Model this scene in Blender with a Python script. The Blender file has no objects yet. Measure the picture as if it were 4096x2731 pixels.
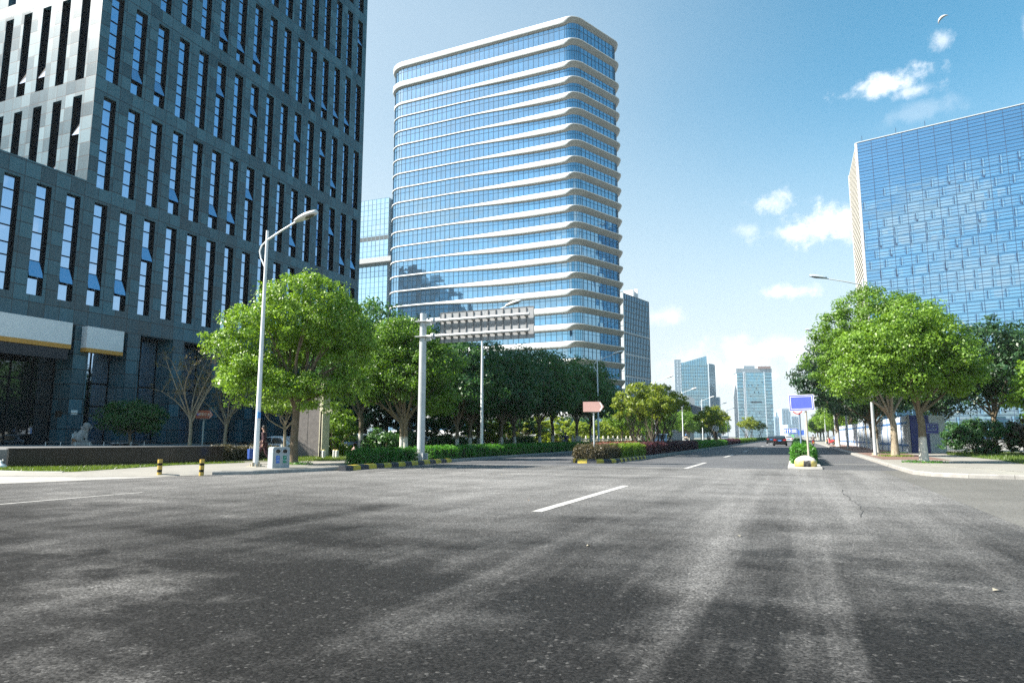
import bpy, bmesh, math, random
import numpy as np
from mathutils import Vector, Matrix, Quaternion
S = bpy.context.scene
COL = S.collection
R = math.radians
# ------------------------------------------------------------------ camera
YAW, PITCH, EYE = R(22.32), R(7.91), 1.33
cam = bpy.data.cameras.new("camera"); cam.lens = 24.0; cam.sensor_width = 36.0
cam.clip_start = 0.05; cam.clip_end = 20000
camo = bpy.data.objects.new("camera", cam); COL.objects.link(camo)
fwd = Vector((-math.sin(YAW)*math.cos(PITCH), math.cos(YAW)*math.cos(PITCH), math.sin(PITCH)))
camo.location = (0, 0, EYE)
camo.rotation_euler = fwd.to_track_quat('-Z', 'Y').to_euler()
S.camera = camo
# ------------------------------------------------------------------ light
AZ, EL = R(29), R(42)                    # light travels towards +X, a little towards +Y
sun = bpy.data.lights.new("sun", 'SUN'); sun.energy = 5.0; sun.angle = R(0.5); sun.color = (1.0, 0.95, 0.86)
suno = bpy.data.objects.new("sun", sun); COL.objects.link(suno)
suno.rotation_euler = Vector((math.cos(AZ)*math.cos(EL), math.sin(AZ)*math.cos(EL), -math.sin(EL))).to_track_quat('-Z', 'Y').to_euler()
S.view_settings.view_transform = 'Standard'; S.view_settings.look = 'None'
S.view_settings.exposure = 1.5; S.view_settings.gamma = 1.0; S.view_settings.use_curve_mapping = False
S.cycles.max_bounces = 6; S.cycles.diffuse_bounces = 3; S.cycles.glossy_bounces = 3; S.cycles.transmission_bounces = 3
S.cycles.sample_clamp_indirect = 6.0; S.cycles.caustics_reflective = False; S.cycles.caustics_refractive = False
S.cycles.use_denoising = False
W = bpy.data.worlds.new("World"); S.world = W; W.use_nodes = True
def build_world():
    nt = W.node_tree; N = nt.nodes; L = nt.links; N.clear()
    out = N.new('ShaderNodeOutputWorld'); bg = N.new('ShaderNodeBackground'); bg.inputs[1].default_value = 0.08
    L.new(bg.outputs[0], out.inputs[0])
    sky = N.new('ShaderNodeTexSky'); sky.sky_type = 'NISHITA'; sky.sun_disc = False
    sky.sun_elevation = EL; sky.sun_rotation = R(241); sky.altitude = 0
    sky.air_density = 1.0; sky.dust_density = 1.4; sky.ozone_density = 2.2
    hs = N.new('ShaderNodeHueSaturation'); hs.inputs['Saturation'].default_value = 1.24; hs.inputs['Hue'].default_value = .472; hs.inputs['Value'].default_value = 1.02
    L.new(sky.outputs[0], hs.inputs['Color'])
    tc = N.new('ShaderNodeTexCoord')
    def noise(scale, det, rough):
        n = N.new('ShaderNodeTexNoise'); n.inputs['Scale'].default_value = scale
        n.inputs['Detail'].default_value = det; n.inputs['Roughness'].default_value = rough
        L.new(tc.outputs['Generated'], n.inputs['Vector']); return n.outputs['Fac']
    n1 = noise(30, 9, 0.66)
    def math_(op, a, b=None, clamp=False):
        m = N.new('ShaderNodeMath'); m.operation = op; m.use_clamp = clamp
        for i, x in enumerate((a, b)):
            if x is None: continue
            if isinstance(x, (int, float)): m.inputs[i].default_value = x
            else: L.new(x, m.inputs[i])
        return m.outputs[0]
    def dot(v):
        d = N.new('ShaderNodeVectorMath'); d.operation = 'DOT_PRODUCT'; d.inputs[1].default_value = v
        L.new(tc.outputs['Generated'], d.inputs[0]); return d.outputs['Value']
    acc = None
    # clouds: direction, half width, half height, density, raggedness
    CL = [((.129, .896, .425), .042, .013, .9, 1.7), ((.156, .897, .412), .028, .008, .6, 1.6),
          ((.060, .959, .277), .052, .022, .9, 1.8), ((.020, .960, .270), .048, .012, .7, 1.8),
          ((-.010, .951, .309), .028, .012, .6, 2.0), ((0, .981, .194), .030, .009, .85, 1.5),
          ((-.042, .96, .28), .02, .010, .35, 2.0), ((-.17, .971, .17), .03, .012, .45, 1.3),
          ((-.01, .993, .118), .10, .020, .6, 1.4), ((-.09, .993, .09), .10, .018, .5, 1.3),
          ((.180, .873, .455), .012, .010, .5, 1.8), ((.262, .86, .441), .008, .016, .5, 1.4),
          ((.15, .90, .385), .04, .012, .15, 1.8),
          # the sky behind the camera, seen in the glass
          ((-.335, -.90, .275), .07, .045, 1., 1.7), ((-.29, -.93, .19), .10, .03, .9, 1.6), ((-.42, -.86, .19), .10, .03, .7, 1.6), ((-.5, -.85, .09), .4, .06, .9, 1.2),
          ((.05, -.95, .22), .22, .05, .8, 1.6), ((.25, -.93, .15), .3, .05, .7, 1.6), ((-.6, -.7, .3), .2, .05, .7, 1.8), ((.9, .1, .25), .3, .06, .6, 1.8), ((.7, -.6, .3), .3, .07, .7, 1.8)]
    for c, sx, sy, op, rag in CL:
        c = Vector(c).normalized(); r = c.cross(Vector((0, 0, 1))).normalized(); u = r.cross(c)
        a = math_('ABSOLUTE', dot(r/sx)); b = math_('ABSOLUTE', dot(u/sy))
        rad = math_('SQRT', math_('ADD', math_('MULTIPLY', a, a), math_('MULTIPLY', b, b)))
        k = math_('ADD', rad, math_('MULTIPLY', math_('SUBTRACT', n1, .5), -2.6*rag))
        back = math_('GREATER_THAN', dot(c), 0)
        mr = N.new('ShaderNodeMapRange'); mr.interpolation_type = 'SMOOTHSTEP'
        mr.inputs['From Min'].default_value = 1.45; mr.inputs['From Max'].default_value = -.1
        L.new(k, mr.inputs['Value'])
        m = math_('MULTIPLY', math_('MULTIPLY', mr.outputs[0], op), back)
        acc = m if acc is None else math_('MAXIMUM', acc, m)
    # thin high veil: whitest low down and towards the left of the view
    def ramp(v, a, b, t0, t1):
        m = N.new('ShaderNodeMapRange'); m.interpolation_type = 'SMOOTHSTEP'
        for k, x in zip(('From Min', 'From Max', 'To Min', 'To Max'), (a, b, t0, t1)): m.inputs[k].default_value = x
        L.new(v, m.inputs['Value']); return m.outputs[0]
    n2 = noise(2.2, 5, .55)
    lo = ramp(math_('ADD', dot((0, 0, 1)), math_('MULTIPLY', math_('SUBTRACT', n2, .5), .10)), .46, .02, 0, .86)
    lo = math_('MULTIPLY', lo, ramp(dot((0, 1, 0)), -.55, .35, .12, 1.))
    le = ramp(math_('ADD', dot((-.95, .31, 0)), math_('MULTIPLY', math_('SUBTRACT', n2, .5), .25)), .10, .85, 0, .55)
    veil = math_('SUBTRACT', 1., math_('MULTIPLY', math_('SUBTRACT', 1., lo), math_('SUBTRACT', 1., le)))
    vm = N.new('ShaderNodeMixRGB'); L.new(veil, vm.inputs[0]); L.new(hs.outputs[0], vm.inputs[1]); vm.inputs[2].default_value = (3.95, 4.25, 4.4, 1)
    mix = N.new('ShaderNodeMixRGB'); L.new(acc, mix.inputs[0]); L.new(vm.outputs[0], mix.inputs[1])
    mix.inputs[2].default_value = (6.6, 6.65, 6.7, 1)
    L.new(mix.outputs[0], bg.inputs[0])
build_world()
# ------------------------------------------------------------------ materials
class NT:
    def __init__(s, name):
        s.m = bpy.data.materials.new(name); s.m.use_nodes = True; s.t = s.m.node_tree; s.t.nodes.clear()
        s.out = s.n('OutputMaterial')
    def n(s, kind, ins=None, **kw):
        nd = s.t.nodes.new('ShaderNode'+kind)
        for k, v in kw.items(): setattr(nd, k, v)
        for k, v in (ins or {}).items(): s.set(nd, k, v)
        return nd
    def set(s, nd, k, v):
        i = nd.inputs[k]
        if isinstance(v, bpy.types.NodeSocket): s.t.links.new(v, i)
        elif isinstance(v, bpy.types.Node): s.t.links.new(v.outputs[0], i)
        else:
            if i.type == 'RGBA' and len(v) == 3: v = (*v, 1)
            i.default_value = v
    def math(s, op, a, b=0.0, clamp=False):
        nd = s.n('Math', {0: a, 1: b}, operation=op, use_clamp=clamp); return nd.outputs[0]
    def mix(s, f, a, b, mode='MIX'):
        return s.n('MixRGB', {0: f, 1: a, 2: b}, blend_type=mode).outputs[0]
    def noise(s, vec, scale, det=3, rough=.55):
        nd = s.n('TexNoise', {'Scale': scale, 'Detail': det, 'Roughness': rough})
        if vec is not None: s.set(nd, 'Vector', vec)
        return nd.outputs['Fac']
    def ramp(s, f, a, b, v0=0., v1=1.):
        return s.n('MapRange', {'Value': f, 'From Min': a, 'From Max': b, 'To Min': v0, 'To Max': v1}).outputs[0]
    def obj(s): return s.n('TexCoord').outputs['Object']
    def pos(s): return s.n('NewGeometry').outputs['Position']
    def bsdf(s, col, rough=.6, metal=0., spec=.5, normal=None):
        b = s.n('BsdfPrincipled', {'Base Color': col, 'Roughness': rough, 'Metallic': metal, 'Specular IOR Level': spec})
        if normal is not None: s.set(b, 'Normal', normal)
        return b
    def bump(s, h, st=.3, dist=.02): return s.n('Bump', {'Height': h, 'Strength': st, 'Distance': dist}).outputs[0]
    def end(s, sh): s.t.links.new(sh.outputs[0] if isinstance(sh, bpy.types.Node) else sh, s.out.inputs[0]); return s.m
MATS = {}
def M(name, col, rough=.6, metal=0., var=.18, scale=2.5, bump=0., bscale=40., spec=.5, dirt=0.):
    if name in MATS: return MATS[name]
    n = NT(name); p = n.pos()
    f = n.noise(p, scale, 5, .6)
    c = n.mix(1.0, col, n.n('CombineColor', {0: n.ramp(f, .3, .7, 1-var, 1+var), 1: n.ramp(f, .3, .7, 1-var, 1+var), 2: n.ramp(f, .3, .7, 1-var*.9, 1+var)}).outputs[0], 'MULTIPLY')
    if dirt:
        d = n.noise(p, scale*.35, 6, .7); c = n.mix(n.math('MULTIPLY', n.ramp(d, .5, .72), dirt), c, (.09, .085, .075))
    nm = n.bump(n.noise(p, bscale, 3), bump, .02) if bump else None
    MATS[name] = n.end(n.bsdf(c, rough, metal, spec, nm)); return MATS[name]
def leaf_mat(name, c0, c1, tr=.35, rough=.42):
    if name in MATS: return MATS[name]
    n = NT(name); g = n.n('NewGeometry')
    rnd = g.outputs['Random Per Island']; big = n.noise(g.outputs['Position'], .9, 3)
    f = n.math('ADD', n.math('MULTIPLY', rnd, .65), n.math('MULTIPLY', n.math('SUBTRACT', big, .3), .7), True)
    c = n.mix(f, c0, c1); ro = n.n('ObjectInfo').outputs['Random']
    c = n.mix(1., c, n.n('CombineColor', {0: n.ramp(ro, 0, 1, .78, 1.3), 1: n.ramp(ro, 0, 1, .84, 1.2), 2: n.ramp(ro, 0, 1, .9, 1.1)}).outputs[0], 'MULTIPLY')
    b = n.bsdf(c, rough, 0, .45)
    t = n.n('BsdfTranslucent', {'Color': n.mix(1., c, (1.5, 1.5, .6), 'MULTIPLY')})
    MATS[name] = n.end(n.n('MixShader', {0: tr, 1: b, 2: t})); return MATS[name]
def granite():
    n = NT('grey granite tiles'); p = n.obj()
    sep = n.n('SeparateXYZ', {0: p})
    g = n.n('NewGeometry'); ns = n.n('SeparateXYZ', {0: g.outputs['Normal']})
    ax = n.math('GREATER_THAN', n.math('ABSOLUTE', ns.outputs[0]), .5)   # facing X: use Y along the wall
    u = n.math('ADD', n.math('MULTIPLY', sep.outputs[1], ax), n.math('MULTIPLY', sep.outputs[0], n.math('SUBTRACT', 1., ax)))
    cu = n.math('DIVIDE', n.math('ADD', u, .05), .985); cv = n.math('DIVIDE', n.math('ADD', sep.outputs[2], .15), .985)
    wn = n.n('TexWhiteNoise', {'Vector': n.n('CombineXYZ', {0: n.math('FLOOR', cu), 1: n.math('FLOOR', cv), 2: ax}).outputs[0]}, noise_dimensions='3D').outputs['Value']
    sp = n.noise(p, 9, 5, .85); st = n.noise(p, .5, 4, .6)
    vst = n.noise(n.n('Mapping', {'Vector': p, 'Scale': (6, 6, .25)}).outputs[0], 1., 4, .6)
    val = n.math('ADD', n.math('ADD', n.math('MULTIPLY', wn, .060), .040), n.math('ADD', n.math('MULTIPLY', n.math('SUBTRACT', sp, .5), .12), n.math('ADD', n.math('MULTIPLY', n.math('SUBTRACT', st, .5), .05), n.math('MULTIPLY', n.math('SUBTRACT', vst, .5), .05))))
    fv = n.math('FRACT', cv); line = n.math('LESS_THAN', n.math('MINIMUM', fv, n.math('SUBTRACT', 1., fv)), .032)
    fu = n.math('FRACT', cu); lineu = n.math('LESS_THAN', n.math('MINIMUM', fu, n.math('SUBTRACT', 1., fu)), .02)
    ln = n.math('MAXIMUM', line, lineu)
    c = n.mix(1., (.57, 1.48, 1.92), n.n('CombineColor', {0: val, 1: val, 2: val}).outputs[0], 'MULTIPLY')
    c = n.mix(n.math('MULTIPLY', ln, .9), c, (.012, .014, .016))
    return n.end(n.bsdf(c, n.ramp(wn, 0, 1, .32, .5), 0, .5, n.bump(n.math('SUBTRACT', sp, ln), .15, .01)))
def glass(name, tint, body, refl=.62, cu=1.5, cv=4.25, jit=.012, var=.5, rough=.02):
    """coated facade glass: a mirror-like coat over a dark body, each pane tilted a hair; panes from the UV map in metres"""
    if name in MATS: return MATS[name]
    n = NT(name); uv = n.n('UVMap').outputs[0]; s = n.n('SeparateXYZ', {0: uv})
    cell = n.n('CombineXYZ', {0: n.math('FLOOR', n.math('DIVIDE', s.outputs[0], cu)), 1: n.math('FLOOR', n.math('DIVIDE', s.outputs[1], cv))}).outputs[0]
    wn = n.n('TexWhiteNoise', {'Vector': cell}, noise_dimensions='2D')
    g = n.n('NewGeometry')
    off = n.n('VectorMath', {0: wn.outputs['Color'], 1: (.5, .5, .5)}, operation='SUBTRACT').outputs[0]
    off = n.n('VectorMath', {0: off, 'Scale': jit*2}, operation='SCALE').outputs[0]
    wav = n.n('TexNoise', {'Vector': g.outputs['Position'], 'Scale': .55, 'Detail': 2}).outputs['Color']
    wav = n.n('VectorMath', {0: n.n('VectorMath', {0: wav, 1: (.5, .5, .5)}, operation='SUBTRACT').outputs[0], 'Scale': jit*1.2}, operation='SCALE').outputs[0]
    nm = n.n('VectorMath', {0: n.n('VectorMath', {0: g.outputs['Normal'], 1: off}, operation='ADD').outputs[0], 1: wav}, operation='ADD').outputs[0]
    nm = n.n('VectorMath', {0: nm}, operation='NORMALIZE').outputs[0]
    room = n.noise(n.n('Mapping', {'Vector': uv, 'Scale': (.05, .24, 1)}).outputs[0], 1., 2)
    v = n.math('ADD', n.math('MULTIPLY', wn.outputs['Value'], var), n.math('MULTIPLY', n.ramp(room, .4, .65), var))
    bc = n.mix(1., body, n.n('CombineColor', {0: n.math('ADD', v, .55), 1: n.math('ADD', v, .55), 2: n.math('ADD', v, .55)}).outputs[0], 'MULTIPLY')
    d = n.bsdf(bc, .5, 0, .2)
    gl = n.n('BsdfGlossy', {'Color': tint, 'Roughness': rough, 'Normal': nm})
    fr = n.n('Fresnel', {'IOR': 1.5}).outputs[0]
    fac = n.math('ADD', refl, n.math('MULTIPLY', fr, 1-refl), True)
    MATS[name] = n.end(n.n('MixShader', {0: fac, 1: d, 2: gl})); return MATS[name]
def asphalt(name, dark, light, dust, grain=1., new=False):
    n = NT(name); p = n.pos()
    big = n.noise(p, .16, 4, .6); mid = n.noise(p, .75, 5, .62)
    lanes = n.noise(n.n('Mapping', {'Vector': p, 'Scale': (.9, .06, 1)}).outputs[0], 1., 4, .6)
    cross = n.noise(n.n('Mapping', {'Vector': p, 'Scale': (.07, .5, 1), 'Location': (7, 3, 0)}).outputs[0], 1., 4, .6)
    fine = n.noise(p, 48, 4, .85); v_ = n.n('TexVoronoi', {'Vector': p, 'Scale': 44.}); agg = v_.outputs['Distance']; ac = n.n('SeparateColor', {0: v_.outputs['Color']}).outputs[0]
    v2 = n.n('SeparateColor', {0: n.n('TexVoronoi', {'Vector': p, 'Scale': 21.}).outputs['Color']}).outputs[0]
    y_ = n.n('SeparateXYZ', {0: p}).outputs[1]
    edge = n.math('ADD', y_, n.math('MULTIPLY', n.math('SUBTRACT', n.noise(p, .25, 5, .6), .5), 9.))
    sx_ = n.n('SeparateXYZ', {0: p}).outputs[0]
    trk = n.noise(n.n('Mapping', {'Vector': p, 'Scale': (1.1, .045, 1), 'Location': (3.3, 1, 0), 'Rotation': (0, 0, -.03)}).outputs[0], 1., 5, .65)
    zone = n.math('MULTIPLY', n.ramp(n.math('ABSOLUTE', n.math('ADD', sx_, -.6)), 6., 1.5), n.ramp(trk, .46, .68))     # tyre dust where the right lanes meet the crossing
    f = n.math('ADD', n.math('ADD', n.math('MULTIPLY', big, .30), n.math('MULTIPLY', mid, .22)), n.math('ADD', n.math('MULTIPLY', lanes, .24), n.math('MULTIPLY', cross, .24)))
    if new: f = n.math('ADD', n.math('ADD', f, n.math('MULTIPLY', zone, .12)), n.ramp(edge, -1., 17., -.30, .07))  # vignette shade painted into the colour: asphalt darkens towards the camera
    c = n.mix(n.ramp(f, .33, .67), dark, light)
    c = n.mix(n.math('MULTIPLY', n.ramp(n.math('MULTIPLY', mid, big), .29, .42), .28), c, dust)
    c = n.mix(n.math('MULTIPLY', n.math('GREATER_THAN', ac, .98), .1), c, (.22, .215, .205))      # pale stones in the mix
    k = n.math('MULTIPLY', n.math('MULTIPLY', n.ramp(fine, .34, .68, 1-.9*grain, 1+1.3*grain), n.ramp(ac, 0., 1., 1-.45*grain, 1+.45*grain)), n.ramp(v2, 0., 1., 1-.1*grain, 1+.1*grain))
    c = n.mix(1., c, n.n('CombineColor', {0: k, 1: k, 2: k}).outputs[0], 'MULTIPLY')
    h = n.math('ADD', fine, n.math('MULTIPLY', agg, -.8))
    return n.end(n.bsdf(c, n.ramp(mid, .3, .7, .78, .64), 0, .10, n.bump(h, .38*grain, .008)))
def paving(name, col, seam, w=.6, h=.3, var=.12):
    n = NT(name); p = n.pos()
    b = n.n('TexBrick', {'Vector': p, 'Color1': col, 'Color2': [x*(1-var) for x in col], 'Mortar': seam, 'Scale': 1., 'Mortar Size': .006, 'Brick Width': w, 'Row Height': h})
    st = n.noise(p, .5, 5, .65); f2 = n.noise(p, 30, 2)
    c = n.mix(n.math('MULTIPLY', n.ramp(st, .45, .75), .35), b.outputs[0], [x*.62 for x in col])
    k = n.ramp(f2, .3, .7, .88, 1.1)
    c = n.mix(1., c, n.n('CombineColor', {0: k, 1: k, 2: k}).outputs[0], 'MULTIPLY')
    return n.end(n.bsdf(c, .75, 0, .3, n.bump(f2, .2, .008)))
# ------------------------------------------------------------------ mesh helpers
class MB:
    def __init__(s): s.v = []; s.f = []; s.mi = []; s.sm = []; s.uv = []; s.k = 0
    def add(s, vs, fs, sm=False, uvs=None):
        o = len(s.v); s.v += [tuple(a) for a in vs]
        for i, f in enumerate(fs):
            s.f.append([o+j for j in f]); s.mi.append(s.k); s.sm.append(sm)
            s.uv.append(uvs[i] if uvs else None)
        return s
    def mat(s, k): s.k = k; return s
    def box(s, c, d, rz=0., tilt=None):
        x, y, z = [e/2 for e in d]
        vs = [Vector((i*x, j*y, k*z)) for k in (-1, 1) for j in (-1, 1) for i in (-1, 1)]
        m = Matrix.Rotation(rz, 3, 'Z')
        if tilt is not None: m = m @ tilt
        return s.add([m @ a + Vector(c) for a in vs], [(0, 2, 3, 1), (4, 5, 7, 6), (0, 1, 5, 4), (2, 6, 7, 3), (0, 4, 6, 2), (1, 3, 7, 5)])
    def bx(s, x0, x1, y0, y1, z0, z1): return s.box(((x0+x1)/2, (y0+y1)/2, (z0+z1)/2), (abs(x1-x0), abs(y1-y0), abs(z1-z0)))
    def quad(s, a, b, c, d, uv=None): return s.add([a, b, c, d], [(0, 1, 2, 3)], False, [uv] if uv else None)
    def tube(s, pts, rad, n=10, cap=True, sm=True):
        pts = [Vector(p) for p in pts]; m = len(pts)
        if not hasattr(rad, '__len__'): rad = [rad]*m
        vs = []; up = None
        for i, p in enumerate(pts):
            t = (pts[min(i+1, m-1)]-pts[max(i-1, 0)]).normalized()
            if up is None: up = Vector((1, 0, 0)) if abs(t.x) < .8 else Vector((0, 1, 0))
            a = t.cross(up).normalized(); b = t.cross(a).normalized(); up = b.cross(t) if False else up
            for k in range(n):
                q = 2*math.pi*k/n; vs.append(p+(a*math.cos(q)+b*math.sin(q))*rad[i])
        fs = [(i*n+k, i*n+(k+1) % n, (i+1)*n+(k+1) % n, (i+1)*n+k) for i in range(m-1) for k in range(n)]
        s.add(vs, fs, sm)
        if cap: s.add(vs[:n], [tuple(range(n))]); s.add(vs[-n:], [tuple(range(n-1, -1, -1))])
        return s
    def cyl(s, p, r, h, n=16, r2=None): return s.tube([p, (p[0], p[1], p[2]+h)], [r, r if r2 is None else r2], n)
    def lathe(s, c, prof, n=16):
        vs = [(c[0]+r*math.cos(2*math.pi*k/n), c[1]+r*math.sin(2*math.pi*k/n), c[2]+z) for r, z in prof for k in range(n)]
        return s.add(vs, [(i*n+k, i*n+(k+1) % n, (i+1)*n+(k+1) % n, (i+1)*n+k) for i in range(len(prof)-1) for k in range(n)], True)
    def ell(s, c, r, n=12, rot=None):
        m = n//2; vs = []
        for i in range(m+1):
            a = math.pi*i/m
            for k in range(n):
                b = 2*math.pi*k/n; q = Vector((r[0]*math.sin(a)*math.cos(b), r[1]*math.sin(a)*math.sin(b), r[2]*math.cos(a)))
                vs.append((rot @ q if rot else q)+Vector(c))
        return s.add(vs, [(i*n+k, (i+1)*n+k, (i+1)*n+(k+1) % n, i*n+(k+1) % n) for i in range(m) for k in range(n)], True)
    def poly(s, pts, flip=False):
        return s.add(pts, [tuple(range(len(pts)-1, -1, -1)) if flip else tuple(range(len(pts)))])
    def prism(s, pts, z0, z1):
        n = len(pts); vs = [(x, y, z0) for x, y in pts]+[(x, y, z1) for x, y in pts]
        return s.add(vs, [tuple(range(n-1, -1, -1)), tuple(range(n, 2*n))]+[(i, (i+1) % n, n+(i+1) % n, n+i) for i in range(n)])
    def loft(s, secs, sm=True, cap=True):
        n = len(secs[0]); vs = [p for q in secs for p in q]
        s.add(vs, [(i*n+k, i*n+(k+1) % n, (i+1)*n+(k+1) % n, (i+1)*n+k) for i in range(len(secs)-1) for k in range(n)], sm)
        if cap: s.add(secs[0], [tuple(range(n-1, -1, -1))]); s.add(secs[-1], [tuple(range(n))])
        return s
    def build(s, name, mats, parent=None, loc=None, rz=0., fix=False):
        me = bpy.data.meshes.new(name); me.from_pydata(s.v, [], s.f)
        if not isinstance(mats, (list, tuple)): mats = [mats]
        for m in mats: me.materials.append(m)
        me.polygons.foreach_set('material_index', s.mi); me.polygons.foreach_set('use_smooth', s.sm)
        if any(u for u in s.uv):
            l = me.uv_layers.new(name='UVMap'); fl = []
            for f, u in zip(s.f, s.uv):
                fl += [c for p in (u or [(0, 0)]*len(f)) for c in p]
            l.data.foreach_set('uv', fl)
        if fix:
            b = bmesh.new(); b.from_mesh(me); bmesh.ops.remove_doubles(b, verts=b.verts, dist=1e-5); bmesh.ops.recalc_face_normals(b, faces=b.faces); b.to_mesh(me); b.free()
        me.update()
        return link(name, me, parent, loc, rz)
def link(name, data, parent=None, loc=None, rz=0.):
    o = bpy.data.objects.new(name, data); COL.objects.link(o)
    if parent: o.parent = parent
    if loc is not None: o.location = loc
    if rz: o.rotation_euler = (0, 0, rz)
    return o
def tag(o, label, cat, group=None):
    o['label'] = label; o['category'] = cat
    if group: o['group'] = group
    return o
def thing(name, label, cat, loc=(0, 0, 0), rz=0., group=None):
    return tag(link(name, None, None, loc, rz), label, cat, group)
def struct(o): o['kind'] = 'structure'; return o
def stuff(o): o['kind'] = 'stuff'; return o
def dup(t, loc=None, rz=None, label=None, scale=None):
    def cp(o, par):
        c = o.copy(); COL.objects.link(c)
        if par: c.parent = par
        for ch in list(o.children): cp(ch, c)
        return c
    r = cp(t, None)
    if loc is not None: r.location = loc
    if rz is not None: r.rotation_euler = (0, 0, rz)
    if label: r['label'] = label
    if scale: r.scale = scale
    return r
def text(name, body, size, m, parent, loc, rot, width=None):
    c = bpy.data.curves.new(name, 'FONT'); c.body = body; c.size = size; c.align_x = 'CENTER'; c.align_y = 'CENTER'; c.extrude = .004; c.resolution_u = 2
    o = bpy.data.objects.new(name, c); COL.objects.link(o); bpy.context.view_layer.update()
    me = bpy.data.meshes.new_from_object(o); bpy.data.objects.remove(o)
    me.materials.clear(); me.materials.append(m)
    q = link(name, me, parent, loc); q.rotation_euler = rot; return q
# ------------------------------------------------------------------ foliage
def leaves(name, pts, nrm, size, m, parent=None, seed=0, aspect=.5, loc=None, up=.25):
    """one small folded diamond per point; nrm is the outward direction there"""
    g = np.random.default_rng(seed); n = len(pts)
    r = g.normal(size=(n, 3)); r /= np.linalg.norm(r, axis=1)[:, None]
    nn = nrm*.75+r*.8+np.array([0, 0, up]); nn /= np.linalg.norm(nn, axis=1)[:, None]
    t = g.normal(size=(n, 3)); t[:, 2] -= .45; t -= nn*(t*nn).sum(1)[:, None]; t /= np.linalg.norm(t, axis=1)[:, None]
    b = np.cross(nn, t); sz = size*g.uniform(.6, 1.25, n)[:, None]
    v = np.stack([pts-t*sz, pts-b*sz*aspect+nn*sz*.15, pts+t*sz, pts+b*sz*aspect+nn*sz*.15], 1).reshape(-1, 3).astype(np.float32)
    me = bpy.data.meshes.new(name); me.vertices.add(4*n); me.vertices.foreach_set('co', v.ravel())
    me.loops.add(4*n); me.loops.foreach_set('vertex_index', np.arange(4*n, dtype=np.int32))
    me.polygons.add(n); me.polygons.foreach_set('loop_start', np.arange(0, 4*n, 4, dtype=np.int32))
    me.update(calc_edges=True); me.materials.append(m)
    return link(name, me, parent, loc)
def crown_pts(blobs, n, clr, seed, per=46):
    g = np.random.default_rng(seed); B = np.array(blobs, float); w = (B[:, 3]*B[:, 4]+B[:, 3]*B[:, 5]); w /= w.sum()
    P = []; O = []; C = []
    m = max(8, n//per)
    while len(C) < m:
        i = g.choice(len(B), p=w); b = B[i]
        d = g.normal(size=3); d /= np.linalg.norm(d)
        if d[2] < -.35 and g.random() < .5: continue
        k = .60+.47*g.random()**.7
        if g.random() < .18: k = g.uniform(.2, .6)
        c = b[:3]+d*b[3:6]*k
        q = np.linalg.norm((B[:, :3]-c)/B[:, 3:6], axis=1); q[i] = 9
        if len(B) > 1 and q.min() < .55: continue
        C.append(c); k2 = clr*g.uniform(.6, 1.3)
        e = g.normal(size=(per, 3)); e /= np.linalg.norm(e, axis=1)[:, None]; e *= (g.random(per)[:, None])**.45*k2; e[:, 2] *= .62
        P.append(c+e); o = d*.7+e/k2*.8; O.append(o/np.maximum(np.linalg.norm(o, axis=1)[:, None], 1e-6))
    return np.concatenate(P), np.concatenate(O), np.array(C)
def limb(mb, a, b, r0, r1, bend, rnd, n=7, segs=4):
    a = Vector(a); b = Vector(b); q = Vector((rnd.uniform(-1, 1), rnd.uniform(-1, 1), rnd.uniform(0, 1)))*bend
    pts = [a.lerp(b, k/segs)+q*math.sin(math.pi*k/segs) for k in range(segs+1)]
    mb.tube(pts, [r0+(r1-r0)*k/segs for k in range(segs+1)], n); return pts
def bark(name, col, wash=None):
    if name in MATS: return MATS[name]
    n = NT(name); p = n.obj(); f = n.noise(n.n('Mapping', {'Vector': p, 'Scale': (1, 1, .3)}).outputs[0], 16, 5, .7); f2 = n.noise(p, 3, 4)
    c = n.mix(n.ramp(f, .35, .65), [x*.55 for x in col], [x*1.3 for x in col])
    c = n.mix(n.math('MULTIPLY', n.ramp(f2, .5, .7), .5), c, (.13, .13, .08))
    if wash:
        z = n.n('SeparateXYZ', {0: p}).outputs[2]
        e = n.math('ADD', z, n.math('MULTIPLY', n.math('SUBTRACT', f, .5), .5))
        c = n.mix(n.math('MULTIPLY', n.ramp(e, wash+.06, wash-.06), n.ramp(f, .3, .5, .55, .95)), c, (.55, .53, .48))
    MATS[name] = n.end(n.bsdf(c, .85, 0, .2, n.bump(f, .6, .03))); return MATS[name]
def tree(name, label, loc, blobs, fork, tr, n, leaf, lm, bm, seed, clr=.55, nl=9, group=None, trunks=None, cat='tree', up=.25, per=46):
    rnd = random.Random(seed)
    t = thing(name, label, cat, loc, 0, group)
    P, O, C = crown_pts(blobs, n, clr, seed, per)
    leaves('crown', P, O, leaf, lm, t, seed, up=up)
    mb = MB()
    for bx, by in (trunks or [(0, 0)]):
        top = Vector((bx*2.2+rnd.uniform(-.12, .12), by*2.2+rnd.uniform(-.12, .12), fork))
        pts = [Vector((bx, by, -.1)), Vector((bx, by, .12)), Vector((bx*1.2, by*1.2, fork*.35)), Vector((bx*1.6+rnd.uniform(-.06, .06), by*1.6, fork*.7)), top]
        mb.tube(pts, [tr*1.75, tr*1.25, tr, tr*.92, tr*.85], 10)
        sel = sorted(C, key=lambda c: rnd.random())[:nl]
        for c in sel:
            mid = Vector(c).lerp(top, .35); mid.z = max(mid.z, fork+.3)
            pt = limb(mb, top-Vector((0, 0, rnd.uniform(0, .25*fork))), mid, tr*.5, tr*.2, .25, rnd, 6)
            limb(mb, pt[2], Vector(c), tr*.22, tr*.05, .3, rnd, 5, 3)
    mb.build('trunk', bm, t)
    return t
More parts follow.
